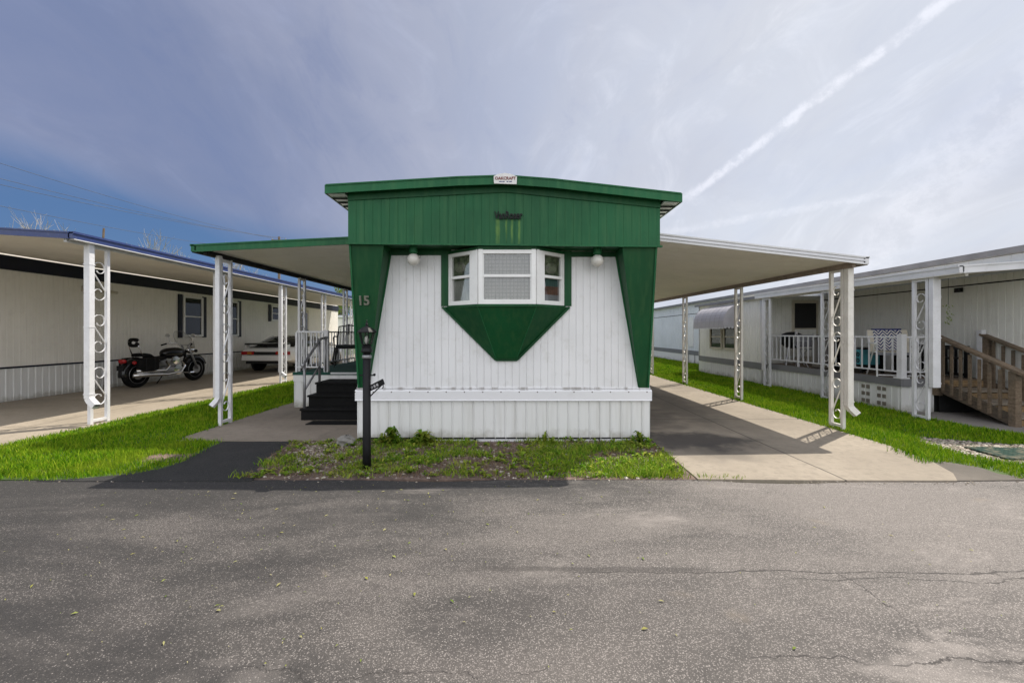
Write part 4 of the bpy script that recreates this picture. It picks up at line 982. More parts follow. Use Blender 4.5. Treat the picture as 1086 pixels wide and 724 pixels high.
for Y in (Y0 + .02, Y1 - .02): MB().box(X0, 7.92, Y - .03, Y + .03, z + .50, z + .53).build('armrest', M['black'], bn)
# access cover in the gravel
cv = thing('utility_cover', 'green gridded utility cover lying in the gravel on the right', 'cover', (5.68, q(5.08), .02), rz=R(-6))
MB().box(-.42, .42, -.24, .24, -.02, .012).build('cover_plate', M['cover'], cv, bevel=.008)
# ------------------------------------------------------------------ motorcycle (local: x forward, y left, z up)
mc = thing('motorcycle', 'black cruiser motorcycle with windshield and backrest parked on the neighbouring concrete drive', 'motorcycle', (-9.06, 11.2, .014), rz=R(83))
mc.rotation_euler = (0, R(0), R(83))
WB = .82
def wheel(x, r, w, name, steer=0):
    o = MB().lathe([(r - .10, -w * .40), (r - .03, -w * .5), (r - .005, -w * .3), (r, 0), (r - .005, w * .3), (r - .03, w * .5), (r - .10, w * .40), (r - .10, -w * .40)], (x, 0, r), 36, 'y').build(name, M['black_rubber'], mc, smooth=True)
    MB().lathe([(r - .135, -w * .36), (r - .098, -w * .42), (r - .098, w * .42), (r - .135, w * .36), (r - .135, -w * .36)], (x, 0, r), 36, 'y').build('rim', M['grey_metal'], o, smooth=True)
    s = MB()
    for k in range(20):
        a = 2 * math.pi * k / 20
        s.tube([(x + .03 * math.cos(a), (-1) ** k * .03, r + .03 * math.sin(a)), (x + (r - .12) * math.cos(a + .12), 0, r + (r - .12) * math.sin(a + .12))], .003, 4)
    s.build('spokes', M['chrome'], o)
    MB().lathe([(.0, -.06), (.045, -.06), (.045, .06), (.0, .06)], (x, 0, r), 16, 'y').build('hub', M['chrome'], o)
    MB().lathe([(.03, -.075), (.12, -.075), (.12, -.07), (.03, -.07)], (x, 0, r), 24, 'y').build('brake_disc', M['grey_metal'], o)
    return o
wheel(-WB, .32, .16, 'wheel'); wheel(WB + .02, .33, .11, 'wheel')
def arc_fender(x, r, w, a0, a1, name, zc):
    vs = []; n = 16; prof = [(-.5, -.07), (-.5, -.02), (-.3, .02), (0, .035), (.3, .02), (.5, -.02), (.5, -.07)]
    for i in range(n + 1):
        a = R(a0 + (a1 - a0) * i / n)
        for (pw, pr) in prof: vs.append((x + (r + pr) * math.cos(a), pw * w, zc + (r + pr) * math.sin(a)))
    m = len(prof)
    return MB().add(vs, [(i * m + k, (i + 1) * m + k, (i + 1) * m + k + 1, i * m + k + 1) for i in range(n) for k in range(m - 1)]).build(name, M['black_plastic'], mc, smooth=True)
arc_fender(-WB, .36, .21, 50, 190, 'fender', .34); arc_fender(WB + .02, .36, .15, 20, 150, 'fender', .34)
# fuel tank, seat
MB().ellipsoid((.16, 0, .80), (.33, .16, .15), 24, 14, .85).build('fuel_tank', M['black_plastic'], mc, smooth=True)
sv = []; prof = [(-.16, .0), (-.15, .06), (-.08, .085), (0, .075), (.08, .085), (.15, .06), (.16, .0)]
secs = [(-.14, .66, .8), (-.30, .645, 1), (-.45, .66, 1), (-.52, .73, .8), (-.68, .755, .75), (-.86, .75, .55)]
for (x, zz, w) in secs: sv += [(x, a * w, zz + c) for a, c in prof]
m = len(prof)
fs = [(i * m + k, i * m + k + 1, (i + 1) * m + k + 1, (i + 1) * m + k) for i in range(len(secs) - 1) for k in range(m - 1)] + [tuple(range(m)), tuple((len(secs) - 1) * m + k for k in range(m - 1, -1, -1))]
MB().add(sv, fs).build('seat', M['black_rubber'], mc, smooth=True)
sb = MB().tube([(-.72, .14, .62), (-.86, .14, .98), (-.9, .1, 1.12), (-.9, -.1, 1.12), (-.86, -.14, .98), (-.72, -.14, .62)], .012, 8).build('backrest_frame', M['chrome'], mc, smooth=True)
MB().ellipsoid((-.875, 0, 1.10), (.04, .15, .115), 16, 12, .7).build('backrest_pad', M['black_rubber'], sb, smooth=True)
MB().bar((-.85, -.155, 1.10), (-.90, -.155, 1.13), .012, .05).ellipsoid((-.915, -.04, 1.10), (.006, .05, .035), 10, 8).build('backrest_emblem', M['plate'], sb)
# saddlebags
for s in (-1, 1):
    sg_ = MB().ellipsoid((-.73, s * .24, .56), (.26, .085, .17), 20, 12, .5).build('saddlebag', M['black_rubber'], mc, smooth=True)
    for xs_ in (-.86, -.64): MB().box(xs_, xs_ + .02, s * .24 - .088, s * .24 + .088, .42, .72).build('strap', M['black'], sg_)
# frame and engine
MB().tube([(.58, 0, .86), (.42, 0, .28), (-.25, 0, .24), (-.38, 0, .55), (.05, 0, .70), (.58, 0, .82)], .024, 8).build('frame', M['black'], mc, smooth=True)
MB().tube([(-.3, .13, .34), (-WB, .13, .32)], .025, 8).tube([(-.3, -.13, .34), (-WB, -.13, .32)], .025, 8).build('swing_arm', M['black'], mc)
en = MB().ellipsoid((.02, 0, .36), (.27, .17, .13), 20, 12, .6).build('engine', M['grey_metal'], mc, smooth=True)
for (bx, tx) in ((.10, .26), (-.04, -.14)):
    b = MB()
    for k in range(7):
        t = k / 6; b.lathe([(.0, -.009), (.095, -.009), (.095, .009), (.0, .009)], (bx + (tx - bx) * t, 0, .45 + .2 * t), 16)
    b.build('cylinder', M['chrome'] if bx > 0 else M['grey_metal'], en)
MB().lathe([(.0, -.22), (.10, -.21), (.11, -.18), (.0, -.17)], (.06, 0, .62), 20, 'y').build('air_cleaner', M['chrome'], en, smooth=False)
MB().lathe([(.0, -.19), (.13, -.185), (.13, -.15), (.0, -.15)], (.16, 0, .36), 20, 'y').build('crankcase_cover', M['chrome'], en)
MB().tube([(.30, -.12, .58), (.36, -.18, .45), (.2, -.21, .30), (-.2, -.22, .27), (-.45, -.23, .29), (-1.1, -.24, .32)], [.028, .028, .028, .035, .048, .052], 12).build('exhaust_pipe', M['chrome'], mc, smooth=True)
MB().tube([(-.14, -.12, .6), (-.1, -.19, .48), (-.25, -.22, .38), (-.5, -.23, .39), (-1.02, -.24, .42)], [.026, .026, .03, .045, .048], 12).build('exhaust_pipe', M['chrome'], mc, smooth=True)
# fork, headlight, bars
for s in (-1, 1):
    f = MB().tube([(WB + .02, s * .10, .33), (.66, s * .10, .72), (.54, s * .10, 1.0)], [.028, .026, .022], 10).build('fork', M['grey_metal'], mc, smooth=True)
MB().ellipsoid((.70, 0, .86), (.12, .10, .10), 18, 12).build('headlight', M['chrome'], mc, smooth=True)
hb = MB().tube([(.30, .42, 1.02), (.38, .36, 1.05), (.48, .22, 1.06), (.54, .1, 1.0), (.54, -.1, 1.0), (.48, -.22, 1.06), (.38, -.36, 1.05), (.30, -.42, 1.02)], .013, 8).build('handlebar', M['chrome'], mc, smooth=True)
for s in (-1, 1):
    MB().tube([(.26, s * .45, 1.0), (.36, s * .38, 1.045)], .02, 8).build('grip', M['black_rubber'], hb, smooth=True)
    mr = MB().tube([(.42, s * .32, 1.05), (.40, s * .38, 1.24)], .006, 6).build('mirror_stem', M['chrome'], hb)
    MB().ellipsoid((.395, s * .39, 1.27), (.016, .075, .045), 14, 10).build('mirror', M['chrome'], mr, smooth=True)
    MB().ellipsoid((.64, s * .24, .84), (.045, .045, .045), 12, 8).tube([(.62, 0, .86), (.64, s * .24, .84)], .008, 6).build('indicator', M['black'], mc, smooth=True)
    MB().ellipsoid((-1.0, s * .17, .62), (.05, .045, .045), 12, 8).build('rear_indicator', M['red'], mc, smooth=True)
# windshield: curved clear sheet
vs = []; nu, nv = 12, 8
for j in range(nv + 1):
    t = j / nv
    for i in range(nu + 1):
        a = -1 + 2 * i / nu; wd = .27 * math.sqrt(max(.02, 1 - (max(0, t - .35) / .70) ** 2.2)) * (.75 + .25 * min(1, t * 3))
        vs.append((.74 - .30 * t - .10 * a * a, wd * a, .92 + .46 * t))
ws_ = MB().add(vs, [(j * (nu + 1) + i, j * (nu + 1) + i + 1, (j + 1) * (nu + 1) + i + 1, (j + 1) * (nu + 1) + i) for j in range(nv) for i in range(nu)]).build('windshield', M['glass_clear'], mc, smooth=True)
MB().tube([vs[j * (nu + 1)] for j in range(nv + 1)] + [vs[nv * (nu + 1) + i] for i in range(1, nu)] + [vs[j * (nu + 1) + nu] for j in range(nv, -1, -1)], .005, 5).build('windshield_edge', M['grey_metal'], ws_)
MB().ellipsoid((-1.14, 0, .66), (.05, .09, .05), 14, 10, .7).build('tail_light', M['red'], mc, smooth=True)
MB().box(-1.2, -1.185, -.09, .09, .44, .56).tube([(-1.1, 0, .6), (-1.19, 0, .5)], .015, 6).build('plate_holder', M['black'], mc)
MB().tube([(.05, .15, .25), (0, .30, .0)], .012, 6).build('side_stand', M['black'], mc)
MB().tube([(.42, -.26, .26), (.55, -.25, .26)], .03, 8).tube([(.42, .26, .26), (.55, .25, .26)], .03, 8).tube([(.45, -.2, .26), (.45, .2, .26)], .012, 6).build('foot_peg', M['chrome'], mc)

# ------------------------------------------------------------------ white coupe (local: x forward, y left, z up), rear towards the road
car = thing('parked_car', 'white sports coupe with black spoiler and red tail lights', 'car', (-8.25, q(15.6), .014), rz=R(88))
def loft(secs, closed_ends=True):
    m = len(secs[0]); vs = [p for s in secs for p in s]; n = len(secs)
    fs = [(i * m + k, i * m + (k + 1) % m, (i + 1) * m + (k + 1) % m, (i + 1) * m + k) for i in range(n - 1) for k in range(m)]
    if closed_ends: fs += [tuple(range(m - 1, -1, -1)), tuple((n - 1) * m + k for k in range(m))]
    return MB().add(vs, fs)
def bsec(x, w, zb, zm, zt, cr):   # body section: half width w, sill zb, shoulder zm, deck zt
    h = [(w * .90, zb), (w * .985, zb + .10), (w, zb + .25), (w * .985, zm - .06), (w * .93, zm), (w * .6, zt), (w * .3, zt + cr)]
    return [(x, a, c) for a, c in h] + [(x, -a, c) for a, c in reversed(h)]
body = loft([bsec(.0, .80, .44, .74, .76, .0), bsec(.04, .86, .40, .80, .82, .005), bsec(.35, .89, .36, .84, .86, .01), bsec(.55, .90, .30, .85, .865, .01), bsec(1.0, .90, .22, .86, .86, .01), bsec(1.8, .89, .20, .83, .85, .0),
             bsec(2.6, .89, .20, .80, .82, .0), bsec(3.1, .88, .20, .77, .80, .015), bsec(3.7, .86, .20, .72, .74, .02), bsec(4.2, .80, .22, .64, .66, .01), bsec(4.42, .66, .28, .56, .57, .0)]).build('body', M['car_white'], car, smooth=True)
def gsec(x, w, z0, wt, z1): return [(x, w, z0), (x, wt + (w - wt) * .35, z0 + (z1 - z0) * .6), (x, wt, z1 - .015), (x, wt * .6, z1), (x, -wt * .6, z1), (x, -wt, z1 - .015), (x, -wt - (w - wt) * .35, z0 + (z1 - z0) * .6), (x, -w, z0)]
loft([gsec(.42, .72, .84, .66, .87), gsec(.85, .77, .84, .58, 1.06), gsec(1.35, .80, .84, .56, 1.215), gsec(1.9, .80, .83, .56, 1.24), gsec(2.35, .80, .81, .58, 1.19), gsec(3.05, .77, .79, .70, .82)]).build('cabin_glass', M['dark_glass'], car, smooth=True)
loft([[(x, y, z) for y, z in ((w, zt - .02), (w * .6, zt + .004), (-w * .6, zt + .004), (-w, zt - .02), (-w, zt - .04), (w, zt - .04))] for x, w, zt in ((1.38, .565, 1.222), (1.65, .575, 1.246), (2.05, .575, 1.246), (2.35, .585, 1.20))]).build('roof', M['car_white'], car, smooth=True)
for s in (-1, 1):
    MB().bar((.50, s * .735, .86), (1.40, s * .575, 1.215), .07, .025, (0, s, 0)).build('rear_pillar', M['car_white'], car)
    MB().bar((2.35, s * .585, 1.19), (3.05, s * .735, .82), .06, .025, (0, s, 0)).build('windscreen_pillar', M['car_white'], car)
MB().hexa([(-.06, -.60, .60), (.02, -.60, .60), (.02, .60, .60), (-.06, .60, .60)] + [(-.05, -.60, .70), (.02, -.60, .70), (.02, .60, .70), (-.05, .60, .70)]).build('rear_panel', M['dark'], car)
for s in (-1, 1):
    a, c = sorted((s * .38, s * .83))
    MB().hexa([(-.07, a, .605), (.05, a, .605), (.05, c, .605), (-.03, c, .605), (-.06, a, .715), (.05, a, .715), (.05, c, .715), (-.025, c, .715)] if s > 0 else [(-.03, a, .605), (.05, a, .605), (.05, c, .605), (-.07, c, .605), (-.025, a, .715), (.05, a, .715), (.05, c, .715), (-.06, c, .715)]).build('tail_light', M['red'], car)
    MB().box(-.076, -.05, s * .52 - .07, s * .52 + .07, .62, .70).build('amber_lens', M['amber'], car)
MB().hexa([(-.12, -.78, .40), (.1, -.84, .38), (.1, .84, .38), (-.12, .78, .40), (-.11, -.76, .585), (.1, -.86, .59), (.1, .86, .59), (-.11, .76, .585)]).build('bumper', M['car_white'], car, bevel=.03)
MB().box(-.128, -.118, -.16, .16, .44, .555).build('number_plate', M['plate'], car)
MB().box(-.04, .2, -.66, .66, .30, .41).build('under_tray', M['dark'], car)
sp_ = MB().hexa([(-.02, -.72, .985), (.20, -.72, 1.0), (.20, .72, 1.0), (-.02, .72, .985), (-.02, -.72, 1.03), (.20, -.72, 1.05), (.20, .72, 1.05), (-.02, .72, 1.03)]).build('spoiler', M['black_plastic'], car)
sp_.location.z = -.05
for s in (-1, 1): MB().hexa([(.0, s * .70 - .03, .84), (.20, s * .70 - .03, .86), (.20, s * .70 + .03, .86), (.0, s * .70 + .03, .84), (.0, s * .70 - .03, .985), (.20, s * .70 - .03, 1.0), (.20, s * .70 + .03, 1.0), (.0, s * .70 + .03, .985)]).build('spoiler_foot', M['car_white'], sp_)
MB().box(.03, .45, -.60, .60, .862, .873).build('boot_panel', M['black_plastic'], car)
for x in (.92, 3.45):
    for s in (-1, 1):
        yc = s * .80
        w = MB().lathe([(.20, -.10), (.30, -.10), (.318, -.06), (.32, 0), (.318, .06), (.30, .10), (.20, .10), (.20, -.10)], (x, yc, .32), 32, 'y').build('wheel', M['black_rubber'], car, smooth=True)
        b = MB().lathe([(.0, s * .085), (.05, s * .085), (.055, s * .075), (.0, s * .07)], (x, yc, .32), 16, 'y')
        for k in range(5):
            a = 2 * math.pi * k / 5 + .3
            b.bar((x, yc + s * .08, .32), (x + .20 * math.cos(a), yc + s * .085, .32 + .20 * math.sin(a)), .055, .02, (0, 1, 0))
        b.lathe([(.19, s * .05), (.215, s * .095), (.215, s * .0), (.19, s * .0)], (x, yc, .32), 24, 'y'); b.build('rim', M['alu'], w)
        MB().lathe([(.0, s * .112), (.36, s * .112), (.36, s * .05), (.0, s * .05)], (x, yc - s * .02, .33), 28, 'y').build('wheel_arch', M['dark'], car)
for s in (-1, 1):
    MB().box(1.3, 2.75, s * .898 - .006, s * .898 + .006, .42, .45).build('side_trim', M['black_plastic'], car)
    MB().ellipsoid((2.75, s * .95, .90), (.06, .09, .06), 12, 8, .7).build('door_mirror', M['car_white'], car, smooth=True)
    MB().tube([(1.45, s * .905, .25), (1.45, s * .903, .60), (1.5, s * .865, .83)], .005, 5).build('door_gap', M['dark'], car)
# ------------------------------------------------------------------ grass, weeds, stones, leaves
def inpoly(px, py, poly):
    r = np.zeros(len(px), bool); n = len(poly)
    for i in range(n):
        x1, y1 = poly[i]; x2, y2 = poly[(i + 1) % n]
        if y1 == y2: continue
        c = ((y1 > py) != (y2 > py)) & (px < (x2 - x1) * (py - y1) / (y2 - y1) + x1); r ^= c
    return r
def sample(poly, dens, near=4.0, power=1.4, holes=()):
    xs = [p[0] for p in poly]; ys = [p[1] for p in poly]
    n = int((max(xs) - min(xs)) * (max(ys) - min(ys)) * dens)
    x = rng.uniform(min(xs), max(xs), n); y = rng.uniform(min(ys), max(ys), n)
    d = np.sqrt(x * x * .5 + y * y); keep = rng.random(n) < np.minimum(1, (near / d)) ** power
    keep &= inpoly(x, y, poly)
    for h in holes: keep &= ~inpoly(x, y, h)
    return x[keep], y[keep]
def mesh_np(name, V, sizes, loops, m, smooth=False):
    me = bpy.data.meshes.new(name)
    me.vertices.add(len(V)); me.vertices.foreach_set('co', V.astype(np.float32).ravel())
    me.loops.add(len(loops)); me.loops.foreach_set('vertex_index', loops.astype(np.int32))
    me.polygons.add(len(sizes)); st = np.concatenate([[0], np.cumsum(sizes)[:-1]])
    me.polygons.foreach_set('loop_start', st.astype(np.int32)); me.polygons.foreach_set('loop_total', sizes.astype(np.int32))
    me.update(calc_edges=True); me.validate(); me.materials.append(m)
    o = bpy.data.objects.new(name, me); C.objects.link(o); return o
def blades(name, x, y, z, hmin, hmax, w, m, lean=.6, tuft=None):
    n = len(x); x = x + rng.normal(0, .035, n); y = y + rng.normal(0, .025, n); d = np.sqrt(x * x * .5 + y * y); wf = np.clip(d / 5.0, 1, 3.2)
    cl = .5 + .5 * np.sin(x * 3.1 + 1.3 * np.sin(y * 2.3)) * np.sin(y * 2.7 + 1.1 * np.sin(x * 1.9))
    h = rng.uniform(hmin, hmax, n) * (.65 + .6 * cl); a = rng.uniform(0, 2 * np.pi, n); b = rng.uniform(0, 2 * np.pi, n)
    ln = rng.uniform(.1, lean, n) * h; ww = w * wf * rng.uniform(.6, 1.3, n)
    ca, sa, cb, sb = np.cos(a), np.sin(a), np.cos(b), np.sin(b)
    base = np.stack([x, y, np.full(n, z)], 1); s = np.stack([ca, sa, 0 * a], 1) * ww[:, None] / 2
    mid = base + np.stack([cb * ln * .35, sb * ln * .35, h * .6], 1); tip = base + np.stack([cb * ln * 1.1, sb * ln * 1.1, h], 1)
    V = np.stack([base - s, base + s, mid - s * .75, mid + s * .75, tip], 1).reshape(-1, 3)
    i = np.arange(n)[:, None] * 5
    loops = (i + np.array([0, 1, 3, 2, 2, 3, 4])[None]).ravel(); sizes = np.tile([4, 3], n)
    o = mesh_np(name, V, sizes, loops, m); o['kind'] = 'stuff'; return o
P_post = []
left_lawn = [(-6.3, RE + .02), (-4.1, RE - .01), (-3.95, q(4.3)), (-3.62, q(4.42)), (-3.47, q(4.6)), (-3.44, q(4.85)), (-3.52, q(5.2)), (-3.58, q(5.68)), (-4.0, q(5.78)), (-4.2, q(5.9)), (-4.17, q(16)), (-6.02, q(16)), (-6.01, q(6)), (-6.13, q(5.0))]
bare = [(-3.95, q(4.95)), (-3.75, q(4.8)), (-3.5, q(4.95)), (-3.55, q(5.1)), (-3.85, q(5.1))]
x, y = sample(left_lawn, 7500, 4.3, 1.3, [bare])
blades('grass', x, y, .004, .028, .072, .006, M['grass'])
right_lawn = [(4.68, RE), (9.5, RE - .05), (10, q(5.7)), (6.75, q(6.02)), (6.58, q(6.5)), (6.6, q(7.9)), (6.62, q(12)), (6.5, q(16)), (8.0, q(16.1)), (8.0, q(27)), (4.47, q(27)), (4.49, q(5.5)), (4.46, q(5.0)), (4.6, q(4.75)), (4.78, q(4.5))]
gravel = [(5.25, q(5.97)), (5.9, q(5.62)), (6.9, q(5.32)), (7.6, q(4.95)), (6.0, q(4.58)), (5.25, q(4.68)), (4.98, q(5.1)), (5.0, q(5.6))]
x, y = sample(right_lawn, 6500, 4.6, 1.3, [gravel])
blades('grass', x, y, .004, .028, .072, .006, M['grass'])
x, y = sample([(4.2, q(4.75)), (4.5, q(4.75)), (4.62, q(5.25)), (4.38, q(5.35))], 3500)
blades('grass', x, y, .012, .06, .13, .006, M['grass'], .9)
# tufts along the road edge and cracks
x, y = sample([(1.74, RE - .01), (2.1, RE - .03), (2.2, RE + .03), (1.74, RE + .07)], 2600)
blades('grass', x, y, .012, .02, .05, .006, M['weed'], .9)
# bed: patchy weeds, dry stalks, leaves
bed = [(-2.62, RE + .03), (1.62, RE + .03), (1.72, q(4.9)), (1.76, q(5.74)), (-1.98, q(5.76)), (-2.68, q(5.72)), (-2.55, q(4.7)), (-2.36, q(4.45))]
white_gravel = [(-2.6, q(5.7)), (-1.7, q(5.72)), (-1.75, q(5.0)), (-2.0, q(4.6)), (-2.2, q(4.75)), (-2.4, q(5.2))]
x, y = sample(bed, 6000, 6)
f = np.sin(x * 2.9 + 2 * np.sin(y * 3.3)) * np.sin(y * 4.1 + 1.7 * np.sin(x * 2.1)) + .5 * np.sin(x * 9.3 + y * 5) * np.sin(y * 11 - x * 3)
edge = (y < RE + .25) | (x > .35)
k = (f + rng.normal(0, .25, len(x)) + np.where(edge, .35, 0)) > .42
inw = inpoly(x, y, white_gravel); k &= ~(inw & (rng.random(len(x)) < .85))
blades('grass', x[k], y[k], .004, .02, .065, .008, M['weed'], 1.4)
k2 = (~k) & (rng.random(len(x)) < .30)
blades('dry_grass', x[k2], y[k2], .004, .01, .05, .006, M['dry'], 2.5)
k3 = (x > .2) & (y < q(4.9)) & (rng.random(len(x)) < .35)
blades('grass', x[k3], y[k3], .006, .03, .07, .008, M['grass'], 1.2)
# broad leaf rosettes and low plants
def leaf_plants(name, spots, m):
    V = []; L = []; S = []
    for (px, py, r, h, nl) in spots:
        for i in range(nl):
            a = random.uniform(0, 6.283); rr = r * random.uniform(.5, 1.1); hh = h * random.uniform(.3, 1.1); b0 = len(V)
            d = Vector((math.cos(a), math.sin(a), 0)); s = Vector((-d.y, d.x, 0)) * rr * random.uniform(.14, .24)
            o = Vector((px, py, .004 + hh * random.uniform(0, .5)))
            p1 = o + d * rr * .5 + Vector((0, 0, hh * .8)); p2 = o + d * rr + Vector((0, 0, hh * .55))
            V += [o, p1 - s, p1 + s, p2]; L += [b0, b0 + 1, b0 + 3, b0 + 2]; S.append(4)
    o = mesh_np(name, np.array([tuple(v) for v in V]), np.array(S), np.array(L), m); return o
sp = []
bx, by = sample(bed, 90, 6)
for X, Y in zip(bx, by): sp.append((X, Y, random.uniform(.03, .09), random.uniform(.02, .06), random.randint(5, 11)))
o = leaf_plants('ground_cover', sp, M['weed']); o['kind'] = 'stuff'
for (X, Y, r, h, nl, lab) in ((-1.42, q(5.55), .12, .17, 90, 'taller leafy weed against the white skirting just right of the lamp post'),
                              (-1.05, q(5.6), .15, .13, 100, 'leafy green weed clump against the skirting, second right of the lamp post'),
                              (.42, q(5.6), .06, .14, 26, 'small upright weed sprouting at the skirting left of the middle of the bed'),
                              (1.58, q(5.62), .10, .12, 60, 'weed clump at the right corner of the white skirting beside the driveway')):
    o = leaf_plants('weed_plant', [(X, Y, r, h, nl), (X + .08, Y - .05, r * .7, h * .6, nl // 2), (X - .09, Y - .03, r * .7, h * .7, nl // 2)], M['weed'] if nl != 30 else M['grass'])
    tag(o, lab, 'weed', 'weeds against the skirting')
def stones(name, x, y, z, s0, s1, m):
    n = len(x); oct_ = np.array([(1, 0, 0), (0, 1, 0), (-1, 0, 0), (0, -1, 0), (0, 0, 1), (.7, .7, .6), (-.7, .7, .5), (-.7, -.7, .6), (.7, -.7, .5)], float)
    F = [(0, 1, 5), (1, 2, 6), (2, 3, 7), (3, 0, 8), (0, 5, 4), (5, 1, 4), (1, 6, 4), (6, 2, 4), (2, 7, 4), (7, 3, 4), (3, 8, 4), (8, 0, 4)]
    s = s0 + (s1 - s0) * rng.random(n) ** 2.5; a = rng.uniform(0, 6.28, n)
    pts = oct_[None] * rng.uniform(.7, 1.3, (n, 9, 3)) * s[:, None, None] * np.array([1, .75, .6])
    ca, sa = np.cos(a)[:, None], np.sin(a)[:, None]
    X = pts[..., 0] * ca - pts[..., 1] * sa + x[:, None]; Y = pts[..., 0] * sa + pts[..., 1] * ca + y[:, None]; Z = pts[..., 2] + z
    V = np.stack([X, Y, Z], -1).reshape(-1, 3)
    loops = (np.arange(n)[:, None, None] * 9 + np.array(F)[None]).ravel()
    o = mesh_np(name, V, np.full(n * len(F), 3), loops, m); o['kind'] = 'stuff'; return o
x, y = sample(white_gravel, 2800, 6); stones('gravel', x, y, .004, .006, .022, M['pebble'])
x, y = sample(bed, 420, 6); stones('gravel', x, y, .004, .005, .026, M['pebble'])
x, y = sample(gravel, 2600, 6); stones('gravel', x, y, .005, .008, .026, M['pebble'])
x, y = sample([(-4.1, RE - .06), (5, RE - .1), (5, RE + .03), (-4.1, RE + .04)], 260, 6); stones('gravel', x, y, .002, .003, .012, M['pebble'])
x, y = sample([(2.5, RE - .12), (4.2, RE - .14), (4.2, RE - .02), (2.5, RE - .02)], 900, 6); stones('gravel', x, y, .004, .003, .009, M['pebble'])
# one bigger stone at the corner of the home
b = MB().ellipsoid((-1.97, q(5.55), .05), (.12, .09, .075), 9, 7)
b.v = [(a + random.uniform(-.018, .018), c + random.uniform(-.018, .018), d + random.uniform(-.015, .015)) for a, c, d in b.v]
tag(b.build('rock', M['stone']), 'grey rock lying at the left corner of the white skirting', 'rock')
# fallen leaves on the road
n = 330; fx_ = np.concatenate([rng.normal(-1.5, 1.2, 230), rng.uniform(-3.2, 3.2, 100)]); fy = rng.uniform(1.7, 3.8, n)
V = []; L = []; S = []
for X, Y in zip(fx_, fy):
    a = random.uniform(0, 6.28); l = random.choice([random.uniform(.004, .009), random.uniform(.004, .009), random.uniform(.007, .018)]); w = l * random.uniform(.25, .5); b0 = len(V); z0 = .004
    d = np.array([math.cos(a), math.sin(a), 0]); s = np.array([-d[1], d[0], 0])
    c = np.array([X, Y, z0]); V += [c - d * l, c - s * w + [0, 0, .005], c + d * l + [0, 0, .003], c + s * w + [0, 0, .006]]; L += [b0, b0 + 1, b0 + 2, b0 + 3]; S.append(4)
o = mesh_np('fallen_leaves', np.array(V), np.array(S), np.array(L), M['fallen']); o['kind'] = 'stuff'

# ------------------------------------------------------------------ bare trees beyond the left home
def bare_tree(label, x, y, h, seed, group, leafy=False, zb=-.03, spread=.5):
    rs = random.Random(seed)
    t = thing('bare_tree' if not leafy else 'leafy_tree', label, 'tree', (x, y, zb), group=group)
    tr = MB(); cr = MB(); leaves = MB()
    def grow(p, d, l, r, lev):
        pts = [p]; k = 4
        for i in range(k):
            d = (d + Vector((rs.uniform(-1, 1), rs.uniform(-1, 1), rs.uniform(-.3, .7))) * .16).normalized(); pts.append(pts[-1] + d * (l / k))
        (tr if lev == 0 else cr).tube(pts, [r * (1 - .12 * i) for i in range(k + 1)], 7 if lev < 2 else 4, caps=False)
        if lev >= 4:
            if leafy:
                for i in range(5):
                    c = pts[rs.randint(1, k)] + Vector((rs.uniform(-.4, .4), rs.uniform(-.4, .4), rs.uniform(-.3, .3))); s = rs.uniform(.10, .2)
                    a = Vector((rs.uniform(-1, 1), rs.uniform(-1, 1), rs.uniform(-1, 1))).normalized() * s; bb = a.orthogonal().normalized() * s * .6
                    leaves.add([c - a, c + bb, c + a, c - bb], [(0, 1, 2, 3)])
            return
        for i in range(4):
            q_ = pts[rs.randint(2, k)]; a = rs.uniform(0, 6.28)
            nd = (d + Vector((math.cos(a), math.sin(a), rs.uniform(-.1, .5))) * spread * rs.uniform(.7, 1.4)).normalized()
            grow(q_, nd, l * rs.uniform(.55, .78), max(r * .55, .014), lev + 1)
    grow(Vector((x, y, zb)), Vector((0, 0, 1)), h * .38, h * .014, 0)
    tr.build('trunk', M['bark'], t); cr.build('crown' if not leafy else 'branches', M['twig'] if not leafy else M['bark'], t)
    if leafy: leaves.build('crown', M['leaf_far'], t)
for i, (px, Y, ytop, lab) in enumerate(((180, 34, 244, 'pale bare tree rising highest behind the blue edged roof'), (22, 32, 226, 'bare twiggy tree above the roof at the far left'), (58, 38, 232, 'bare tree crown behind the left roof, second from the left edge'),
                                        (215, 40, 262, 'bare tree just left of the green carport corner'), (245, 44, 258, 'bare tree seen between the blue and the green roof edges'), (270, 48, 262, 'bare tree beyond the first white scroll post of the green carport'), (150, 46, 250, 'thin bare tree behind the pale tallest one'))):
    X = (px - 541) * Y / 450; h = 1.35 + (353 - ytop) * Y / 450
    bare_tree(lab, X, Y, h * 1.02, 11 + i * 3, 'bare trees beyond the left home')
bare_tree('pale green leafing tree in the gap behind the green carport posts', (352 - 541) * 60 / 450, 60, 1.35 + 47 * 60 / 450, 5, None, True)
# far home closing the gap behind the left carports
fh_ = thing('mobile_home', 'small far white mobile home end seen between the carport posts at left', 'mobile home', (-16.5, 47, 0))
MB().box(-26, -14.5, 45, 60, .0, 3.0).build('wall', M['siding_left'], fh_)
MB().box(-26.3, -14.2, 44.7, 60.3, 3.0, 3.2).build('roof', M['alu_white'], fh_)
MB().box(-17.2, -16.2, 44.96, 44.99, 1.2, 2.3).build('window', M['dark_glass'], fh_)
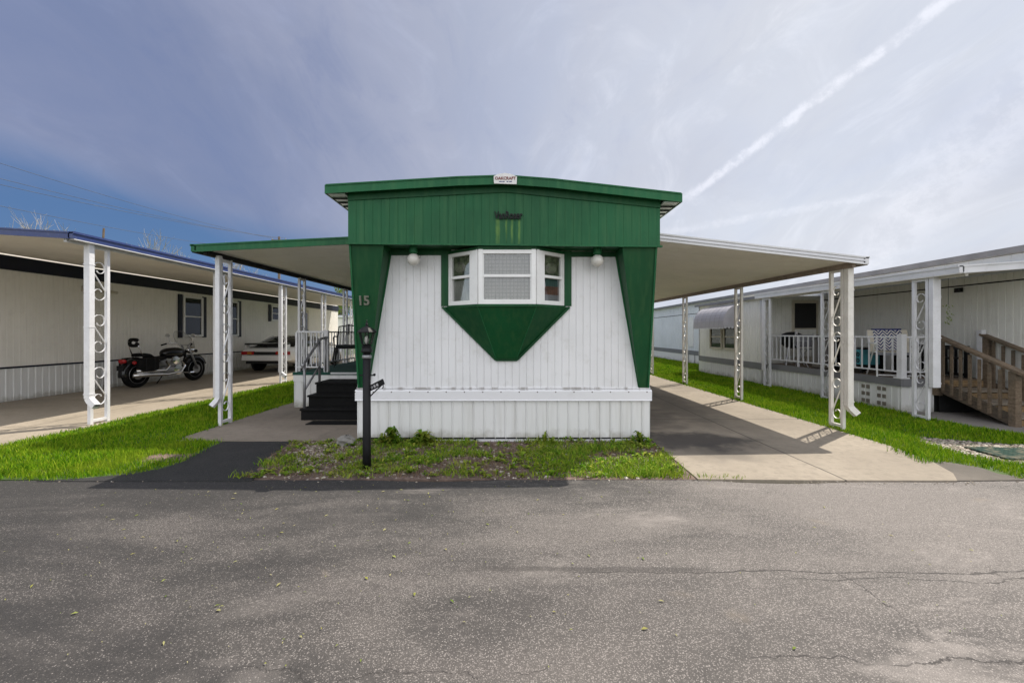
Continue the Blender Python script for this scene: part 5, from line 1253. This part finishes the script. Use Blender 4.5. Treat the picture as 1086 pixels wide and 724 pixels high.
# utility pole and wires
up = thing('utility_pole', 'thin dark utility pole top rising behind the green carport roof', 'utility pole', (-24.5, 45, 0))
MB().lathe([(.16, 0), (.11, 11.55)], (-24.5, 45, 0), 10).build('pole', M['pole_wood'], up)
MB().box(-25.3, -23.7, 44.93, 45.07, 11.1, 11.22).build('crossarm', M['pole_wood'], up)
for k in range(3): MB().lathe([(.0, 11.22), (.05, 11.24), (.06, 11.36), (.0, 11.4)], (-25.2 + k * .7, 45, 0), 8).build('insulator', M['grey_metal'], up)
p2 = thing('utility_pole', 'dark leaning pole tip above the blue edged roof corner', 'utility pole', (-28.9, 30, 0))
MB().bar((-29.3, 30, 0), (-28.72, 30, 8.75), .09, .09).build('pole', M['pole_wood'], p2)
for k, (ynear, lab) in enumerate(((168, 'topmost thin wire crossing the sky at left'), (188, 'second wire from the top crossing the sky at left'), (196, 'third wire down crossing the sky at left, close under the second'), (220, 'lowest wire crossing the sky at left, just above the blue edged roof'))):
    A_ = Vector(((-60 - 541) * 20 / 450, 20, 1.35 + (353 - ynear + 14) * 20 / 450)); B_ = Vector((-25.2 + min(k, 2) * .7, 45, 11.38 - (k == 3) * 1.6))
    pts = [A_.lerp(B_, t / 20) - Vector((0, 0, .35 * 4 * (t / 20) * (1 - t / 20))) for t in range(21)]
    tag(MB().tube(pts, .012, 5).build('power_line', M['wire']), lab, 'wire', 'wires at left')

# ------------------------------------------------------------------ sky, sun, camera
SUN = Vector((.51, .386, 1.0)).normalized(); EL = math.asin(SUN.z); AZ = math.atan2(SUN.x, SUN.y)
w = bpy.data.worlds.new('World'); scene.world = w; w.use_nodes = True; nt = NT(w.node_tree)
bg = nt.n['Background']
sky = nt.new('ShaderNodeTexSky'); sky.sky_type = 'NISHITA'; sky.sun_disc = False; sky.sun_elevation = EL; sky.sun_rotation = AZ
sky.air_density = 1.0; sky.dust_density = .4; sky.ozone_density = 2.0
tc = nt.new('ShaderNodeTexCoord'); dirv = tc.outputs['Generated']; dx, dy, dz = nt.xyz(dirv)
def dot(n):
    v = nt.new('ShaderNodeVectorMath'); v.operation = 'DOT_PRODUCT'; nt.link(dirv, v.inputs[0]); v.inputs[1].default_value = n; return v.outputs['Value']
den = nt.math('ADD', nt.math('MAXIMUM', dz, 0.0), .22)
cb_ = nt.new('ShaderNodeCombineXYZ'); nt.link(nt.math('DIVIDE', dx, den), cb_.inputs[0]); nt.link(nt.math('DIVIDE', dy, den), cb_.inputs[1])
cv_ = cb_.outputs[0]
mp = nt.new('ShaderNodeMapping'); nt.link(cv_, mp.inputs[0]); mp.inputs['Rotation'].default_value = (0, 0, R(35)); mp.inputs['Scale'].default_value = (1.0, .38, 1)
mp2 = nt.new('ShaderNodeMapping'); nt.link(cv_, mp2.inputs[0]); mp2.inputs['Rotation'].default_value = (0, 0, R(52)); mp2.inputs['Scale'].default_value = (1.6, .28, 1)
den2 = nt.math('ADD', nt.math('MAXIMUM', dz, 0.0), .75); cb2 = nt.new('ShaderNodeCombineXYZ'); nt.link(nt.math('DIVIDE', dx, den2), cb2.inputs[0]); nt.link(nt.math('DIVIDE', dy, den2), cb2.inputs[1]); nt.link(nt.math('MULTIPLY', dz, .9), cb2.inputs[2]); nt.link(cb2.outputs[0], mp2.inputs[0])
mp2.inputs['Rotation'].default_value = (0, R(28), R(40)); mp2.inputs['Scale'].default_value = (2.2, .6, 1.8)
streak = nt.noise(mp2.outputs[0], 4.0, 11, .64, 1.1); cir = nt.noise(mp.outputs[0], 1.5, 9, .58, .6); cir2 = nt.noise(mp.outputs[0], 5.0, 8, .6, .9); soft = nt.noise(cv_, .7, 5, .5)
sunness = nt.step(dot(tuple(SUN)), .1, 1.0)
# thin high veil over everything but a clear wedge low on the left
edge = nt.math('ADD', dot((-.272, .074, -.96)), nt.math('MULTIPLY', nt.math('SUBTRACT', cir, .5), .16))
veil = nt.step(edge, .055, -.05)
veil = nt.math('MAXIMUM', veil, nt.step(dx, -.45, -.05))
amount = nt.math('MULTIPLY', veil, nt.math('ADD', nt.math('ADD', .50, nt.math('MULTIPLY', nt.step(cir, .3, .7), .32)), nt.math('MULTIPLY', nt.step(dx, -.35, .4), .25)), clamp=True)
amount = nt.math('ADD', amount, nt.math('MULTIPLY', nt.step(cir2, .5, .8), nt.math('MULTIPLY', veil, .10)), clamp=True)
cloud_and_fill = nt.mix(nt.step(dx, -.65, .55), (1.05, 1.2, 1.82), (3.35, 3.5, 3.8))
cloud_and_fill = nt.mix(nt.math('MULTIPLY', nt.step(cir, .35, .75), .35), cloud_and_fill, (2.4, 2.5, 3.1))
cloud_and_fill = nt.mix(nt.math('MULTIPLY', nt.step(streak, .50, .78), .36), cloud_and_fill, nt.mix(nt.step(dx, -.5, .45), (1.9, 2.1, 2.9), (5.0, 5.1, 5.4)))
cloud_and_fill = nt.mix(nt.math('MULTIPLY', nt.step(streak, .50, .26), .26), cloud_and_fill, nt.mix(nt.step(dx, -.5, .45), (.48, .72, 1.6), (2.2, 2.4, 3.1)))
cloud_and_fill = nt.mix(nt.math('MULTIPLY', nt.step(soft, .4, .7), .25), cloud_and_fill, (1.35, 1.55, 2.4))
fwd0 = nt.step(dy, -.1, .3)
rear = nt.step(dy, .15, -.35)      # unseen sky behind the camera brightened, added to fill the shaded front
cloud_and_fill = nt.mix(rear, cloud_and_fill, (7.2, 7.2, 7.4)); amount = nt.math('MAXIMUM', amount, nt.math('MULTIPLY', rear, .85))
clear = nt.mix(nt.math('MULTIPLY', fwd0, .9), sky.outputs[0], nt.mix(nt.step(dx, -.45, .35),  nt.mix(nt.step(edge, -.10, .06), (.68, .92, 1.7), (.26, .62, 1.45)), (2.3, 2.6, 3.5)))
fwd = nt.step(dy, .0, .2)
def trail(n, wd, amt, lo, hi, rag=.03):
    d = nt.math('ABSOLUTE', nt.math('ADD', dot(n), nt.math('MULTIPLY', nt.math('SUBTRACT', nt.noise(dirv, 20, 8, .68), .5), rag)))
    f = nt.math('MULTIPLY', nt.step(d, wd, wd * .15), nt.math('MULTIPLY', fwd, amt))
    f = nt.math('MULTIPLY', f, nt.math('MULTIPLY', nt.step(dx, lo, lo + .1), nt.step(dx, hi + .15, hi)))
    return nt.math('MULTIPLY', f, nt.step(nt.noise(dirv, 26, 8, .7), .38, .6, .25, 1.0))
t1 = trail((.605, .0014, -.797), .013, .34, .30, .62); t2 = trail((.163, .171, -.972), .011, .15, .28, .62); t3 = trail((.65, -.45, -.612), .075, .16, .5, .9, .05)
base = nt.mix(amount, clear, cloud_and_fill)
base = nt.mix(nt.math('MAXIMUM', nt.math('MAXIMUM', t1, t2), t3), base, (5.6, 5.6, 6.0))
nt.link(base, bg.inputs['Color']); bg.inputs['Strength'].default_value = .1
sl = bpy.data.lights.new('sun', 'SUN'); sl.energy = 2.7; sl.angle = R(.55); sl.color = (1, .93, .82)
so = bpy.data.objects.new('sun', sl); C.objects.link(so); so.rotation_euler = SUN.to_track_quat('Z', 'Y').to_euler(); so.location = (10, 10, 30)
cam = bpy.data.cameras.new('camera'); co = bpy.data.objects.new('camera', cam); C.objects.link(co)
cam.sensor_width = 36; cam.lens = 450 / 1086 * 36; cam.shift_x = 2 / 1086; cam.shift_y = -9 / 1086; cam.clip_end = 2000; cam.clip_start = .05
co.location = (0, 0, H); co.rotation_euler = (R(90), 0, 0); scene.camera = co
vs_ = scene.view_settings; vs_.view_transform = 'Standard'; vs_.look = 'None'; vs_.exposure = 1.16; vs_.gamma = 1; vs_.use_curve_mapping = False
scene.cycles.max_bounces = 6; scene.cycles.transparent_max_bounces = 8
